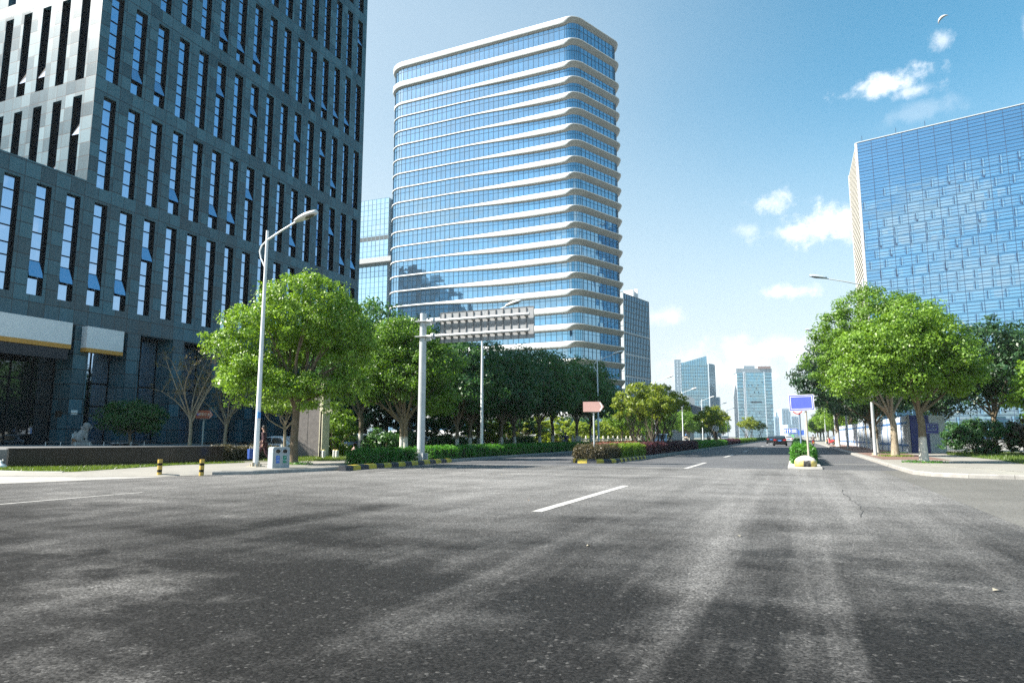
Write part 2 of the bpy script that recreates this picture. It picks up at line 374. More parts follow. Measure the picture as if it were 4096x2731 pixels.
def hedge_pts(path, w, z0, h, dens, g, jag=.05):
    """points on the top and sides of a clipped hedge that follows a path of (x, y)"""
    P = []; O = []
    for (x0, y0), (x1, y1) in zip(path, path[1:]):
        d = np.array([x1-x0, y1-y0]); L = np.hypot(*d); d /= L; q = np.array([d[1], -d[0]])
        for kind, ar in (('t', L*w), ('a', L*h), ('b', L*h)):
            k = int(ar*dens); s = g.uniform(0, L, k)
            if kind == 't': a = g.uniform(-w/2, w/2, k); z = np.full(k, h); nn = np.tile([0, 0, 1.], (k, 1))
            else:
                sg = 1 if kind == 'a' else -1; a = np.full(k, sg*w/2); z = g.uniform(0, h, k); nn = np.tile([q[0]*sg, q[1]*sg, .15], (k, 1))
            p = np.stack([x0+d[0]*s+q[0]*a, y0+d[1]*s+q[1]*a, z0+z], 1)
            wob = .05*np.sin(s*3.1)+.04*np.sin(s*7.7+2)
            p += nn*(g.normal(0, jag, (k, 1))+wob[:, None]); P.append(p); O.append(nn)
    for (x, y), (x2, y2) in ((path[0], path[1]), (path[-1], path[-2])):
        d = np.array([x-x2, y-y2]); d /= np.hypot(*d); q = np.array([d[1], -d[0]])
        k = int(w*h*dens); a = g.uniform(-w/2, w/2, k); z = g.uniform(0, h, k); nn = np.tile([d[0], d[1], .1], (k, 1))
        p = np.stack([x+q[0]*a, y+q[1]*a, z0+z], 1)+nn*g.normal(0, jag, (k, 1)); P.append(p); O.append(nn)
    return np.concatenate(P), np.concatenate(O)
def hedge(label, path, w, z0, h, dens, leaf, lm, seed, jag=.05, name='clipped_hedge', up=.3):
    g = np.random.default_rng(seed); P, O = hedge_pts(path, w-.12, z0, h-.05, dens, g, jag)
    o = thing(name, label, 'hedge', (path[0][0], path[0][1], z0))
    off = np.array([path[0][0], path[0][1], z0])
    leaves('foliage', P-off, O, leaf, lm, o, seed, up=up)
    mb = MB()
    for (x0, y0), (x1, y1) in zip(path, path[1:]):
        d = Vector((x1-x0, y1-y0, 0)); L = d.length; d.normalize(); q = Vector((d.y, -d.x, 0))*(w/2-.12)
        a = Vector((x0-off[0], y0-off[1], .0))+d*.1; b = Vector((x1-off[0], y1-off[1], .0))-d*.1
        mb.loft([[a-q, a+q, a+q+Vector((0, 0, h-.14)), a-q+Vector((0, 0, h-.14))], [b-q, b+q, b+q+Vector((0, 0, h-.14)), b-q+Vector((0, 0, h-.14))]], False)
    mb.build('branches', M('hedge twigs', (.02, .022, .012), .9), o)
    return o
def grass(name, poly, dens, size, m, z, seed, hole=None):
    g = np.random.default_rng(seed); P = np.array(poly); lo = P.min(0); hi = P.max(0)
    k = int(np.prod(hi-lo)*dens); q = g.uniform(lo, hi, (k, 2)); ins = np.zeros(k, bool); n = len(P)
    for i in range(n):
        a, b = P[i], P[(i+1) % n]; c = (a[1] > q[:, 1]) != (b[1] > q[:, 1])
        xx = (b[0]-a[0])*(q[:, 1]-a[1])/(b[1]-a[1]+1e-9)+a[0]; ins ^= c & (q[:, 0] < xx)
    q = q[ins]; k = len(q); h = size*g.uniform(.5, 1.2, k); an = g.uniform(0, 6.283, k); le = g.normal(0, .35, (k, 2))*h[:, None]
    w = .006+size*.07
    v = np.zeros((k, 3, 3), np.float32); v[:, 0, :2] = q+np.stack([np.cos(an), np.sin(an)], 1)*w; v[:, 1, :2] = q-np.stack([np.cos(an), np.sin(an)], 1)*w
    v[:, 2, :2] = q+le; v[:, :2, 2] = z; v[:, 2, 2] = z+h
    me = bpy.data.meshes.new(name); me.vertices.add(3*k); me.vertices.foreach_set('co', v.ravel())
    me.loops.add(3*k); me.loops.foreach_set('vertex_index', np.arange(3*k, dtype=np.int32))
    me.polygons.add(k); me.polygons.foreach_set('loop_start', np.arange(0, 3*k, 3, dtype=np.int32)); me.update(calc_edges=True)
    me.materials.append(m); return stuff(link(name, me))
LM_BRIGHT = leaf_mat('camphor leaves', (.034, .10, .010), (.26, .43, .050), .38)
LM_DARK = leaf_mat('dark and shade-toned leaves', (.017, .07, .021), (.09, .205, .050), .32)  # shade put into the leaf colour for shaded camphors; also plain dark shrubs
LM_DEEP = leaf_mat('deep shade-toned leaves', (.008, .034, .014), (.045, .11, .034), .26)  # darker still: shade painted into the leaves of the right-hand trees
LM_MYRTLE = leaf_mat('myrtle leaves', (.09, .14, .014), (.32, .38, .06), .42)
LM_PRIVET = leaf_mat('privet leaves', (.035, .14, .014), (.12, .32, .04), .35)
LM_YELLOW = leaf_mat('golden privet leaves', (.06, .13, .014), (.20, .31, .035), .35)
LM_PURPLE = leaf_mat('loropetalum leaves', (.06, .022, .032), (.15, .055, .07), .2)
LM_BROWN = leaf_mat('bronze hedge leaves', (.04, .040, .020), (.14, .115, .065), .2)
LM_AUTUMN = leaf_mat('autumn leaves', (.10, .05, .015), (.16, .16, .03), .3)
LM_BAMBOO = leaf_mat('bamboo leaves', (.13, .20, .02), (.34, .42, .07), .5)
BK = bark('camphor bark', (.16, .12, .08)); BKW = bark('limewashed bark', (.17, .135, .09), 1.15); BKP = bark('pale bark', (.30, .25, .18))
# ================================================================== setting: ground, roads, pavements
def sheet(name, pts, z, m, zs=None):
    mb = MB(); mb.poly([(x, y, zs[i] if zs else z) for i, (x, y) in enumerate(pts)])
    return struct(mb.build(name, m))
DIRT = M('planting soil', (.10, .105, .055), .95, var=.4, scale=.6, bump=.4, bscale=12)
sheet('ground', [(-5000, -5000), (5000, -5000), (5000, 6000), (-5000, 6000)], -.03, M('far ground', (.12, .125, .10), .95, var=.3, scale=.02))
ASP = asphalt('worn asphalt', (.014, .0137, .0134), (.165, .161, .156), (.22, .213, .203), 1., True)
ASP2 = asphalt('carriageway asphalt', (.065, .066, .070), (.115, .116, .12), (.16, .16, .157), .7)
CONC = asphalt('concrete apron', (.09, .088, .081), (.15, .145, .134), (.21, .20, .182), .5)
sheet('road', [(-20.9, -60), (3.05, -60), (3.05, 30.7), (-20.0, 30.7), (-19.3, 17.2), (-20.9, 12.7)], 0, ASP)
o = sheet('carriageway', [(-17.2, 30.7), (3.9, 30.7), (5.0, 800), (-17.2, 800)], 0, ASP2)
sheet('concrete_road_apron', [(3.05, -60), (120, -60), (120, 27), (9, 26.5), (3.9, 31), (3.05, 30.7)], .001, CONC)
sheet('concrete_gutter', [(-20.9, 12.7), (-19.3, 17.2), (-18.7, 19.2), (-18.0, 18.9), (-19.9, 17.9), (-22.2, 16.2), (-26, 15.2), (-60, 14), (-60, -10), (-22, -10)], .004, M('pale gutter concrete', (.30, .29, .27), .85, var=.2, scale=1.2, bump=.25, bscale=30))
# left pavement: flush at the dropped kerb, a real step along the road
PAVE = paving('pavement flags', (.27, .258, .23), (.24, .23, .21))
GREYK = M('grey kerb stone', (.25, .245, .23), .8, var=.2, scale=3, bump=.3, bscale=25)
fr = [(-60, 15.0), (-24.7, 15.05), (-22.1, 15.8), (-19.5, 17.05), (-18.75, 18.3)]
bk_ = [(-60, 15.6), (-24.5, 15.65), (-22.4, 16.3), (-20.0, 17.5), (-18.9, 18.9)]
mb = MB(); mb.poly([(x, y, .13) for x, y in bk_+[(-17.9, 19.5), (-17.0, 22.3), (-16.5, 25.6), (-16.85, 26.2), (-16.9, 31), (-16.9, 800), (-46, 800), (-46, 34), (-60, 34)]])
for a, b, c, d in zip(fr, fr[1:], bk_[1:], bk_): mb.add([(*a, .012), (*b, .012), (*c, .13), (*d, .13)], [(0, 1, 2, 3)])
struct(mb.build('pavement', PAVE))
def kerb(name, path, w, h, mats, seg=1.0, z0=0., pattern=None, side=1, round_=.03):
    """kerb stones along a path; outer face on the path, w inwards"""
    mb = MB(); acc = 0.; i = 0
    for (x0, y0), (x1, y1) in zip(path, path[1:]):
        d = Vector((x1-x0, y1-y0, 0)); L = d.length; d.normalize(); q = Vector((-d.y, d.x, 0))*side
        k = max(1, round(L/seg)); st = L/k
        for j in range(k):
            a = Vector((x0, y0, z0))+d*(st*j+.006); b = Vector((x0, y0, z0))+d*(st*(j+1)-.006)
            pr = [(0, -.05), (0.015, h-round_), (.015+round_, h), (w, h), (w, -.05)]
            mb.mat(pattern(i) if pattern else 0)
            mb.loft([[p+q*u+Vector((0, 0, v)) for u, v in pr] for p in (a, b)], False); i += 1
    return struct(mb.build(name, mats, fix=True))
kerb('kerb', [(-18.75, 18.3), (-17.85, 19.3), (-16.95, 22.3), (-16.45, 25.5)], .22, .13, GREYK)
kerb('kerb', [(-16.7, 32.2), (-16.7, 400)], .2, .15, GREYK)
YEL = M('yellow kerb paint', (.50, .38, .035), .6, var=.3, scale=6, dirt=.7); BLK = M('black kerb paint', (.028, .032, .04), .6, var=.3, scale=5)
kerb('kerb', [(-40, 15.62), (-24.5, 15.62), (-23.1, 16.0)], .16, .15, GREYK, 1.2)
kerb('painted_kerb', [(-16.15, 22.4), (-16.28, 23.6), (-16.6, 32.2)], .32, .2, [BLK, YEL], .62, pattern=lambda i: i % 2, round_=.06)
kerb('painted_kerb', [(-11.0, 36.4), (-10.95, 34.8), (-10.2, 33.5), (-9.2, 33.5), (-8.6, 34.2), (-8.42, 35.4), (-8.38, 41.8)], .34, .2, [YEL, BLK], .5, pattern=lambda i: i % 2, round_=.07)
kerb('kerb', [(-8.38, 41.8), (-8.2, 200), (-8.1, 400)], .25, .16, GREYK)
kerb('kerb', [(-11.0, 400), (-11.0, 36.4)], .25, .16, GREYK)
mb = MB(); mb.poly([(-10.75, 36.2, .14), (-10.7, 34.9, .14), (-10.1, 33.8, .14), (-9.3, 33.8, .14), (-8.85, 34.4, .14), (-8.6, 36, .14), (-8.4, 400, .14), (-10.78, 400, .14)]); struct(mb.build('median_bed', DIRT))
# right median and right pavement
mb = MB(); mb.bx(-.34, .97, 30.9, 400, -.05, .07); struct(mb.build('narrow_median', M('pale median slab', (.40, .385, .35), .85, var=.22, scale=1.5, bump=.2)))
rp = [(3.95, 800), (3.95, 31.2), (3.98, 28.3), (4.35, 27.2), (5.2, 26.5), (7.5, 26.1), (80, 24.5), (80, 800)]
mb = MB(); mb.poly([(x, y, .13) for x, y in rp], True); struct(mb.build('pavement', PAVE))
kerb('kerb', [(3.75, 400), (3.75, 31), (3.78, 28.2), (4.15, 27.0), (5.1, 26.28), (7.5, 25.88), (80, 24.3)], .22, .135, M('pale kerb stone', (.26, .25, .23), .8, var=.2, scale=3, bump=.25, bscale=25), side=1)
# tactile strips
mb = MB()
for i in range(38): mb.bx(6.0, 9.5, 26.35+i*.065, 26.39+i*.065, .128, .136)
for i in range(12): mb.box((5.9+i*.0+.16*i*.2, 31.5+.0, .132), (.04, 9, .01), R(18))
struct(mb.build('tactile_paving', M('tactile paving', (.30, .29, .25), .8)))
# lane markings
LINE = M('road paint', (.42, .41, .385), .75, var=.3, scale=6, dirt=.55)
mb = MB()
for k in range(12):
    y = 12.6+16.9*k-(.9 if k == 0 else 0); x = -4.33+k*.03; yy = y+7.0
    mb.poly([(x-.10, y, .006), (x+.10, y, .006), (x+.10, yy, .006), (x-.10, yy, .006)])
struct(mb.build('lane_dashes', LINE))
mb = MB(); mb.poly([(-14.75, 3, .006), (-14.62, 3, .006), (-14.5, 12.1, .006), (-14.58, 12.1, .006)])
mb.poly([(-14.45, 21.8, .006), (-14.35, 21.8, .006), (-14.0, 28.4, .006), (-14.1, 28.4, .006)])
for k in range(8): mb.poly([(-13.95, 36+12*k, .006), (-13.8, 36+12*k, .006), (-13.8, 41+12*k, .006), (-13.95, 41+12*k, .006)])
mb.poly([(-8.35, 33.5, .006), (-8.25, 33.5, .006), (-8.1, 200, .006), (-8.2, 200, .006)]); mb.poly([(1.05, 36.5, .006), (3.6, 37.2, .006), (3.6, 37.4, .006), (1.05, 36.7, .006)])
struct(mb.build('edge_lines', LINE))
# crack and seam in the asphalt, small litter
rnd = random.Random(5); mb = MB(); x = .95; y = 13.0; pts = []
while y < 19.6: pts.append((x, y)); y += .18; x += rnd.uniform(-.035, .035)
for a, b in zip(pts, pts[1:]):
    w = rnd.uniform(.004, .011); mb.poly([(a[0]-w, a[1], .003), (a[0]+w, a[1], .003), (b[0]+w, b[1], .003), (b[0]-w, b[1], .003)])
struct(mb.build('asphalt_crack', M('crack', (.03, .03, .03), .9)))
LIT = [(-5.2, 13.6), (-1.9, 31.6), (.1, 29.2), (2.9, 21.5), (-9.6, 22.4), (1.55, 7.3), (2.1, 7.1), (-2.4, 8.3), (-.75, 9.9), (-13.1, 9.3)]
for i, (x, y) in enumerate(LIT):
    mb = MB(); s = .018+.010*(i % 3); mb.add([(-s, -s*.4, .006), (s, -s*.5, .02), (s*.8, s*.5, .006), (-s*.7, s*.4, .025)], [(0, 1, 2, 3)])
    o = mb.build('leaf_litter', M('dry pale leaf', (.45, .40, .30), .8) if i % 3 else M('dry brown leaf', (.16, .10, .06), .8), None, (x, y, .002), i*1.3)
    tag(o, 'small dry fallen leaf lying on the open asphalt', 'leaf', 'fallen leaves on the asphalt')
# lawns and beds
GRS = leaf_mat('lawn grass', (.05, .10, .012), (.15, .22, .03), .3)
LAWNB = M('lawn soil', (.07, .10, .025), .95, var=.35, scale=2)
sheet('verge_soil', [(-24.4, 15.72), (-22.9, 16.2), (-23.0, 16.9), (-24.2, 21.6), (-23.5, 25), (-24.8, 25), (-24.9, 20.9), (-26.2, 18.6), (-28, 17.2), (-40, 17), (-40, 15.7)], .137, LAWNB)
grass('verge_grass', [(-24.4, 15.72), (-22.9, 16.2), (-23.0, 16.9), (-24.2, 21.6), (-23.5, 25), (-24.8, 25), (-24.9, 20.9), (-26.2, 18.6), (-28, 17.2), (-40, 17), (-40, 15.7)], 330, .09, GRS, .137, 3)
pl = [(-22.3, 26.8), (-21.1, 29.6), (-19.2, 30.5), (-19.2, 33), (-19.2, 300), (-44, 300), (-44, 34), (-28.5, 34), (-25.8, 27.6), (-24.6, 25)]
sheet('planting_bed', pl, .137, DIRT)
grass('bed_grass', [(-22.3, 26.8), (-21.1, 29.6), (-19.2, 30.5), (-19.2, 40), (-34, 44), (-30, 34), (-25.8, 27.6)], 160, .11, GRS, .137, 4)
lawn = [(9.3, 53.5), (9.6, 42.1), (9.1, 35.8), (10.5, 33), (40, 31), (60, 62), (10.5, 61)]
sheet('lawn_soil', lawn, .137, LAWNB)
grass('lawn', lawn, 55, .16, GRS, .137, 6)
mb = MB(); mb.poly([(2.2+2.0, 41, .135), (7.3, 41, .135), (7.3, 110, .135), (4.2, 110, .135)]); struct(mb.build('brick_pavement', paving('red brick paving', (.20, .12, .095), (.13, .10, .09), .22, .11)))
# raised forecourt of the dark office block
mb = MB(); mb.prism([(-30.2, 17.6), (-27.0, 24.9), (-26.4, 26.2), (-29.5, 34), (-44.5, 36), (-44.5, 62), (-47, 62), (-47, 15)], -.05, .8); struct(mb.build('forecourt_pavement', M('forecourt paving', (.17, .17, .165), .6, var=.2, scale=1)))
# ================================================================== buildings
GRAN = granite(); BLACKM = M('black window metal', (.010, .011, .013), .7, spec=.15); DGL = glass('dark window glass', (.52, .70, .95), (.012, .016, .022), .66, .95, 1.0, .006, .4)
DGL2 = glass('lobby glass', (.35, .40, .45), (.010, .012, .014), .22, 1.2, 2., .006, .3)
F, YS, YN, XB, ZT = -44., 30.4, 62.3, -66., 54.2        # street face, south corner, north corner, back, parapet
PITCH_W, W0, WW = 1.965, 31.12, .96
ROWS = [(10.17, 17.4), (18.47, 25.2), (26.42, 33.1), (34.32, 41.0), (42.22, 48.9), (50.12, 53.0)]
t = thing('office_building', 'dark grey granite office block with tall slot windows beside the road', 'building', (F, YS, 0))
def loc(x, y, z): return (x-F, y-YS, z)
mb = MB(); D = .62
def wall_x(y0, y1, cols, rows, ztop, zbot):
    # piers and spandrels of a street face as solid stone, openings left free
    ys = [y0]
    for a, b in cols: ys += [a, b]
    ys.append(y1)
    for k in range(0, len(ys), 2):
        mb.bx(-D, 0, ys[k]-YS, ys[k+1]-YS, zbot, ztop)
    for a, b in cols:
        zz = zbot
        for r0, r1 in rows:
            mb.bx(-D, -.001, a-YS, b-YS, zz, r0); zz = r1
        mb.bx(-D, -.001, a-YS, b-YS, zz, ztop)
colsT = [(W0+PITCH_W*k, W0+PITCH_W*k+WW) for k in range(16)]
colsP = [(W0-PITCH_W*k, W0-PITCH_W*k+WW) for k in range(4, 0, -1)]
wall_x(YS, YN, colsT, ROWS, ZT, 8.67)
wall_x(21.0, YS-.002, colsP, ROWS[:1], 18.7, 8.67)
colsL = [(-45.24-2.15*k-.93, -45.24-2.15*k) for k in range(9)]
xs = [F-D-.002]
for a, b in colsL: xs += [b, a]
xs.append(XB)
for k in range(0, len(xs), 2): mb.bx(xs[k+1]-F, xs[k]-F, 0, D, 18.7, ZT)
for a, b in colsL:
    zz = 18.7
    for r0, r1 in ROWS[1:]: mb.bx(a-F, b-F, .001, D, zz, r0); zz = r1
    mb.bx(a-F, b-F, .001, D, zz, ZT)
mb.bx(XB-F, -D-.1, YN-YS-.5, YN-YS, 0, ZT)                     # north and west sides, roof slabs
mb.bx(XB-F-.01, XB-F+.5, 0, YN-YS-.51, 0, ZT); mb.bx(XB-F+.5, -D, D+.01, YN-YS-.51, ZT-.8, ZT-.3)
mb.bx(XB-F, -D-.01, 21-YS, -.01, 18.0, 18.45); mb.bx(XB-F, -D-.01, 21-YS, 21-YS+.4, 0, 18.44)
mb.build('wall', GRAN, t)
mb = MB(); mb.bx(-1.9, -1.2, .7, YN-YS-.6, 8.9, ZT-.9); mb.bx(-1.9, -1.2, 21.5-YS, .6, 8.9, 17.9); mb.bx(XB-F+1, -1.95, 1.2, 1.9, 18.8, ZT-.9)
mb.build('inner_wall', M('dark interior', (.010, .011, .013), .9), t)
def window(w, h, seed, lite):
    """one slot window in its own frame: origin bottom centre of the opening, glass in the X-Z plane facing -Y"""
    rn = random.Random(seed); n = 7; hs = [1.0, 1.0, .72, .95, .95, 1.1, .8]
    q = sum(hs); zs = [0]
    for a in hs: zs.append(zs[-1]+a/q*h)
    op = rn.choice([1, 4]) if rn.random() < .42 else -1
    g = MB()
    for i in range(n):
        g.quad((-w/2+.04, 0, zs[i]+.03), (w/2-.04, 0, zs[i]+.03), (w/2-.04, 0, zs[i+1]-.03), (-w/2+.04, 0, zs[i+1]-.03), [(0+seed*3, i), (.9+seed*3, i), (.9+seed*3, i+.98), (0+seed*3, i+.98)])
    f = MB()
    for i in range(n+1): f.bx(-w/2, w/2, -.05, .05, zs[i]-.035, zs[i]+.035)
    f.bx(-w/2, -w/2+.05, -.05, .05, .036, h-.036); f.bx(w/2-.05, w/2, -.05, .05, .036, h-.036)
    f.bx(-w/2+.001, -w/2+.012, -.285, -.051, 0.001, h-.001); f.bx(w/2-.012, w/2-.001, -.285, -.051, .001, h-.001)   # dark reveals
    s = None
    if op >= 0:
        s = MB(); a = R(14); z1 = zs[op+1]-.03; L = zs[op+1]-zs[op]-.06
        lo = (-math.sin(a)*L-.02, z1-math.cos(a)*L)
        s.loft([[(-w/2+.05, -.02, z1), (w/2-.05, -.02, z1), (w/2-.05, -.06, z1), (-w/2+.05, -.06, z1)], [(-w/2+.05, lo[0], lo[1]), (w/2-.05, lo[0], lo[1]), (w/2-.05, lo[0]-.04, lo[1]), (-w/2+.05, lo[0]-.04, lo[1])]], False)
        s.uv = [[(seed*3+.1, 8), (seed*3+.8, 8), (seed*3+.8, 8.9), (seed*3+.1, 8.9)]]*len(s.f)
    return g, f, s
WV = {}
def put_window(x, y, z, w, h, rz, k, name='window'):
    key = (round(w, 2), round(h, 2), k % 9)
    if key not in WV:
        g, f, s = window(w, h, k % 9, False)
        wo = g.build(name, DGL, t); fo = f.build('frame', BLACKM, wo); so = s.build('sash', DGL, wo) if s else None
        WV[key] = wo
    else:
        src = WV[key]; wo = src.copy(); COL.objects.link(wo); wo.parent = t
        for ch in src.children: c = ch.copy(); COL.objects.link(c); c.parent = wo
    wo.location = loc(x, y, z); wo.rotation_euler = (0, 0, rz); return wo
k = 0; rest = []
rw = random.Random(12)
for r, (z0, z1) in enumerate(ROWS):
    for c, (a, b) in enumerate(colsT):
        vis = r < 4 or (r == 4 and c >= 6) or (r == 5 and c >= 12)
        if vis: put_window(F-.30, (a+b)/2, z0, WW, z1-z0, R(90), rw.randrange(9))
        else: rest.append((F-.30, (a+b)/2, z0, z1-z0, 1))
for a, b in colsP[1:]: put_window(F-.30, (a+b)/2, ROWS[0][0], WW, 7.23, R(90), rw.randrange(9))
for r, (z0, z1) in enumerate(ROWS[1:]):
    for c, (a, b) in enumerate(colsL):
        if r < 2 and c < 5: put_window((a+b)/2, YS+.34, z0, .93, z1-z0, 0, rw.randrange(9))
        else: rest.append(((a+b)/2, YS+.34, z0, z1-z0, 0))
mb = MB()
for x, y, z, h, fx in rest:
    p = loc(x, y, z)
    if fx: mb.quad((p[0], p[1]-.47, z), (p[0], p[1]+.47, z), (p[0], p[1]+.47, z+h), (p[0], p[1]-.47, z+h), [(0, 0), (.9, 0), (.9, h), (0, h)])
    else: mb.quad((p[0]-.46, p[1], z), (p[0]+.46, p[1], z), (p[0]+.46, p[1], z+h), (p[0]-.46, p[1], z+h), [(0, 0), (.9, 0), (.9, h), (0, h)])
stuff(mb.build('window', DGL, t))
# ground storey: columns, soffit, lobby glass
for k in range(9):
    y = 30.55+3.9*k
    mb = MB(); mb.bx(-1.9, -.004, 0, 1.05, .8, 8.668); mb.build('column', GRAN, t, loc(F, y, 0))
mb = MB(); mb.bx(-1.9, -.004, 0, 1.05, .8, 8.668); mb.build('column', GRAN, t, loc(F, 21.1, 0))
mb = MB(); mb.bx(-2.6, -D-.01, 21.2-YS, YN-YS-.6, 8.68, 8.88); mb.build('soffit', M('dark soffit', (.03, .03, .033), .7), t)
for k, (a, b) in enumerate([(22.2, 30.5)]+[(31.6+3.9*i, 34.45+3.9*i) for i in range(8)]):
    g = MB(); x = -1.7; n = max(2, round((b-a)/1.4))
    for i in range(n):
        y0 = (b-a)*i/n; y1 = (b-a)*(i+1)/n
        for z0, z1 in ((.8, 3.4), (3.45, 5.0), (5.05, 8.66)): g.quad((x, y0+.04, z0), (x, y1-.04, z0), (x, y1-.04, z1), (x, y0+.04, z1), [(i*1.2+.1+k*7, z0), (i*1.2+1+k*7, z0), (i*1.2+1+k*7, z1), (i*1.2+.1+k*7, z1)])
    go = g.build('lobby_window' if k else 'entrance_glazing', DGL if k else DGL2, t, loc(F, a, 0))
    f = MB()
    for i in range(n+1): f.bx(x-.03, x+.05, (b-a)*i/n-.04, (b-a)*i/n+.04, .8, 8.66)
    for z in (3.425, 5.025): f.bx(x-.02, x+.04, .04, b-a-.04, z-.06, z+.06)
    f.build('frame', BLACKM, go)
mb = MB()
for a in (22.6, 25.2): mb.bx(-1.6, -1.58, a-YS, a-YS+1.4, 1.35, 1.45)
mb.build('door_handle', M('steel', (.6, .62, .65), .25, 1.), t)
# fascia signs: blank white boxes with an orange band
WHB = M('white sign face', (.72, .74, .75), .45, var=.05); ORB = M('orange sign band', (.55, .27, .04), .5, var=.08); DKB = M('dark sign fascia', (.022, .020, .026), .5)
s = thing('fascia_sign', 'long blank white sign box with orange band and black fascia over the entrance', 'sign', (F+.5, 30.0, 7.0))
mb = MB(); mb.bx(-.49, 0, -8, 0, .27, 1.7); mb.build('sign_box', WHB, s)
mb = MB(); mb.bx(-.49, .004, -8, 0, -.02, .268); mb.build('orange_band', ORB, s)
mb = MB(); mb.bx(-.6, -.08, -8.2, -.12, -.72, -.022); mb.build('black_fascia', DKB, s)
s = thing('fascia_sign', 'short blank white sign box with orange band right of the entrance', 'sign', (F+.55, 31.0, 6.93))
mb = MB(); mb.bx(-.54, 0, 0, 2.72, .27, 1.72); mb.build('sign_box', WHB, s)
mb = MB(); mb.bx(-.54, .004, 0, 2.72, 0, .268); mb.build('orange_band', ORB, s)
mb = MB(); mb.bx(-.02, .02, -.3, .3, 0, .42)
p = mb.build('wall_plaque', M('brass black plaque', (.03, .022, .015), .4), None, (F-.9, 30.53, 2.6), R(90)); tag(p, 'small square dark plaque on the side of the entrance column', 'plaque')
pm = MB(); pm.ell((.025, 0, .3), (.02, .04, .07), 8); pm.build('emblem', M('brass', (.6, .42, .15), .35, 1.), p)
p = MB().bx(0, .015, -.22, .22, 0, .3).build('wall_sign', M('white enamel', (.75, .76, .75), .4), None, (F+.003, 30.95, 2.75)); tag(p, 'small white rectangular notice with a brown stripe on the column front', 'sign')
MB().bx(.002, .02, -.22, .22, .06, .12).build('brown_stripe', M('brown stripe', (.22, .12, .05), .5), p)
p = MB().bx(0, .03, -.17, .17, 0, .72).build('notice_stand', M('white enamel', (.75, .76, .75), .4), None, (F+.5, 30.75, .8)); tag(p, 'narrow upright notice board half white half orange at the column foot', 'notice')
MB().bx(.002, .034, -.165, .165, .01, .42).build('orange_panel', M('orange panel', (.45, .17, .06), .5), p)
# ------------------------------------------------------------------ banded glass tower
def rounded(poly, rad, n=7):
    out = []
    for i, p in enumerate(poly):
        p = Vector(p); a = Vector(poly[i-1]); b = Vector(poly[(i+1) % len(poly)]); r = rad[i]
        u = (a-p).normalized(); v = (b-p).normalized(); th = u.angle(v); d = r/math.tan(th/2)
        c = p+(u+v).normalized()*(r/math.sin(th/2)); s = p+u*d; e = p+v*d
        for k in range(n+1):
            q = (s-c).lerp(e-c, k/n).normalized()*r+c; out.append((q.x, q.y))
    return out
def perim(poly, step):
    """resample a closed outline: (x, y, nx, ny, s)"""
    P = [Vector(p) for p in poly]; out = []; s = 0.
    for a, b in zip(P, P[1:]+P[:1]):
        L = (b-a).length; k = max(1, round(L/step))
        for j in range(k): out.append((a.lerp(b, j/k), s+L*j/k))
        s += L
    n = len(out); res = []
    for i, (p, q) in enumerate(out):
        t_ = (out[(i+1) % n][0]-out[i-1][0]).normalized(); res.append((p.x, p.y, t_.y, -t_.x, q))
    return res, s
TWA, TWB, TWC = Vector((-104.4, 158.4)), Vector((-46.9, 155.6)), Vector((-39.2, 173.4))
TWD = Vector((-99.0, 186))
out = rounded([TWA, TWB, TWC, TWD], [5.0, 3.6, 2.6, 4.])
PR, LEN = perim(out, 1.45)
tw = thing('office_tower', 'tall glass office tower wrapped in wavy white bands with rounded corners', 'building', (TWB.x, TWB.y, 0))
TG = glass('tower glass', (.44, .68, .84), (.012, .055, .11), .50, 1.45, 2.1, .010, 1.1)
MUL = M('blue grey mullion', (.025, .07, .11), .4); 
def cladding(name, col):
    n = NT(name); uv = n.n('UVMap').outputs[0]; s_ = n.n('SeparateXYZ', {0: uv}).outputs[0]; fr = n.math('FRACT', n.math('DIVIDE', s_, 1.45))
    jn = n.math('LESS_THAN', fr, .035); pv = n.n('TexWhiteNoise', {'Vector': n.n('CombineXYZ', {0: n.math('FLOOR', n.math('DIVIDE', s_, 1.45))}).outputs[0]}, noise_dimensions='2D').outputs['Value']
    st = n.noise(n.n('Mapping', {'Vector': n.pos(), 'Scale': (1.5, 1.5, .35)}).outputs[0], 1., 5, .7)
    k = n.math('ADD', n.math('MULTIPLY', pv, .07), n.ramp(st, .5, .75, .93, .78)); c = n.mix(1., col, n.n('CombineColor', {0: k, 1: k, 2: n.math('MULTIPLY', k, .985)}).outputs[0], 'MULTIPLY')
    return n.end(n.bsdf(n.mix(n.math('MULTIPLY', jn, .55), c, (.20, .19, .17)), .42))
WHT = cladding('white band cladding', (.76, .77, .785)); SOF = cladding('shade-toned band soffit', (.29, .295, .29))  # soffit colour carries the shade of the sloped undersides
zs = [107.8, 101.8, 95.7]+[95.7-4.22*k for k in range(1, 23)]
dAB = (TWB-TWA).normalized(); LAB = (TWB-TWA).length; nBC = Vector((TWC.y-TWB.y, TWB.x-TWC.x)).normalized(); dBC = (TWC-TWB).normalized()
def sstep(a, b, x): x = min(1, max(0, (x-a)/(b-a))); return x*x*(3-2*x)
def band_profile(x, y, nx, ny, lev, nl):
    """height, projection and how far the underside slopes, along the outline"""
    u = (Vector((x, y))-TWA).dot(dAB)/LAB                     # 0 at the left corner, 1 at the near corner
    side = sstep(.35, .8, Vector((nx, ny)).dot(nBC))          # 1 on the street side
    if lev < 2: T = 1.9
    else:
        k = (lev-2)/(nl-3); mid = .60-.5*k**1.5; thin = .28+.16*k
        T = thin+(1.75-thin)*sstep(mid-.16, mid+.34, u)
        if lev == 2: T = .75+1.0*sstep(.35, .8, u)
    T = T*(1-side)+(1.48 if lev else 1.35)*side
    P = .30+.46*sstep(.4, 1, T/1.9)+.5*side
    S_ = .22+.66*side
    return T, P, S_
NP = len(PR); ox, oy = TWB.x, TWB.y
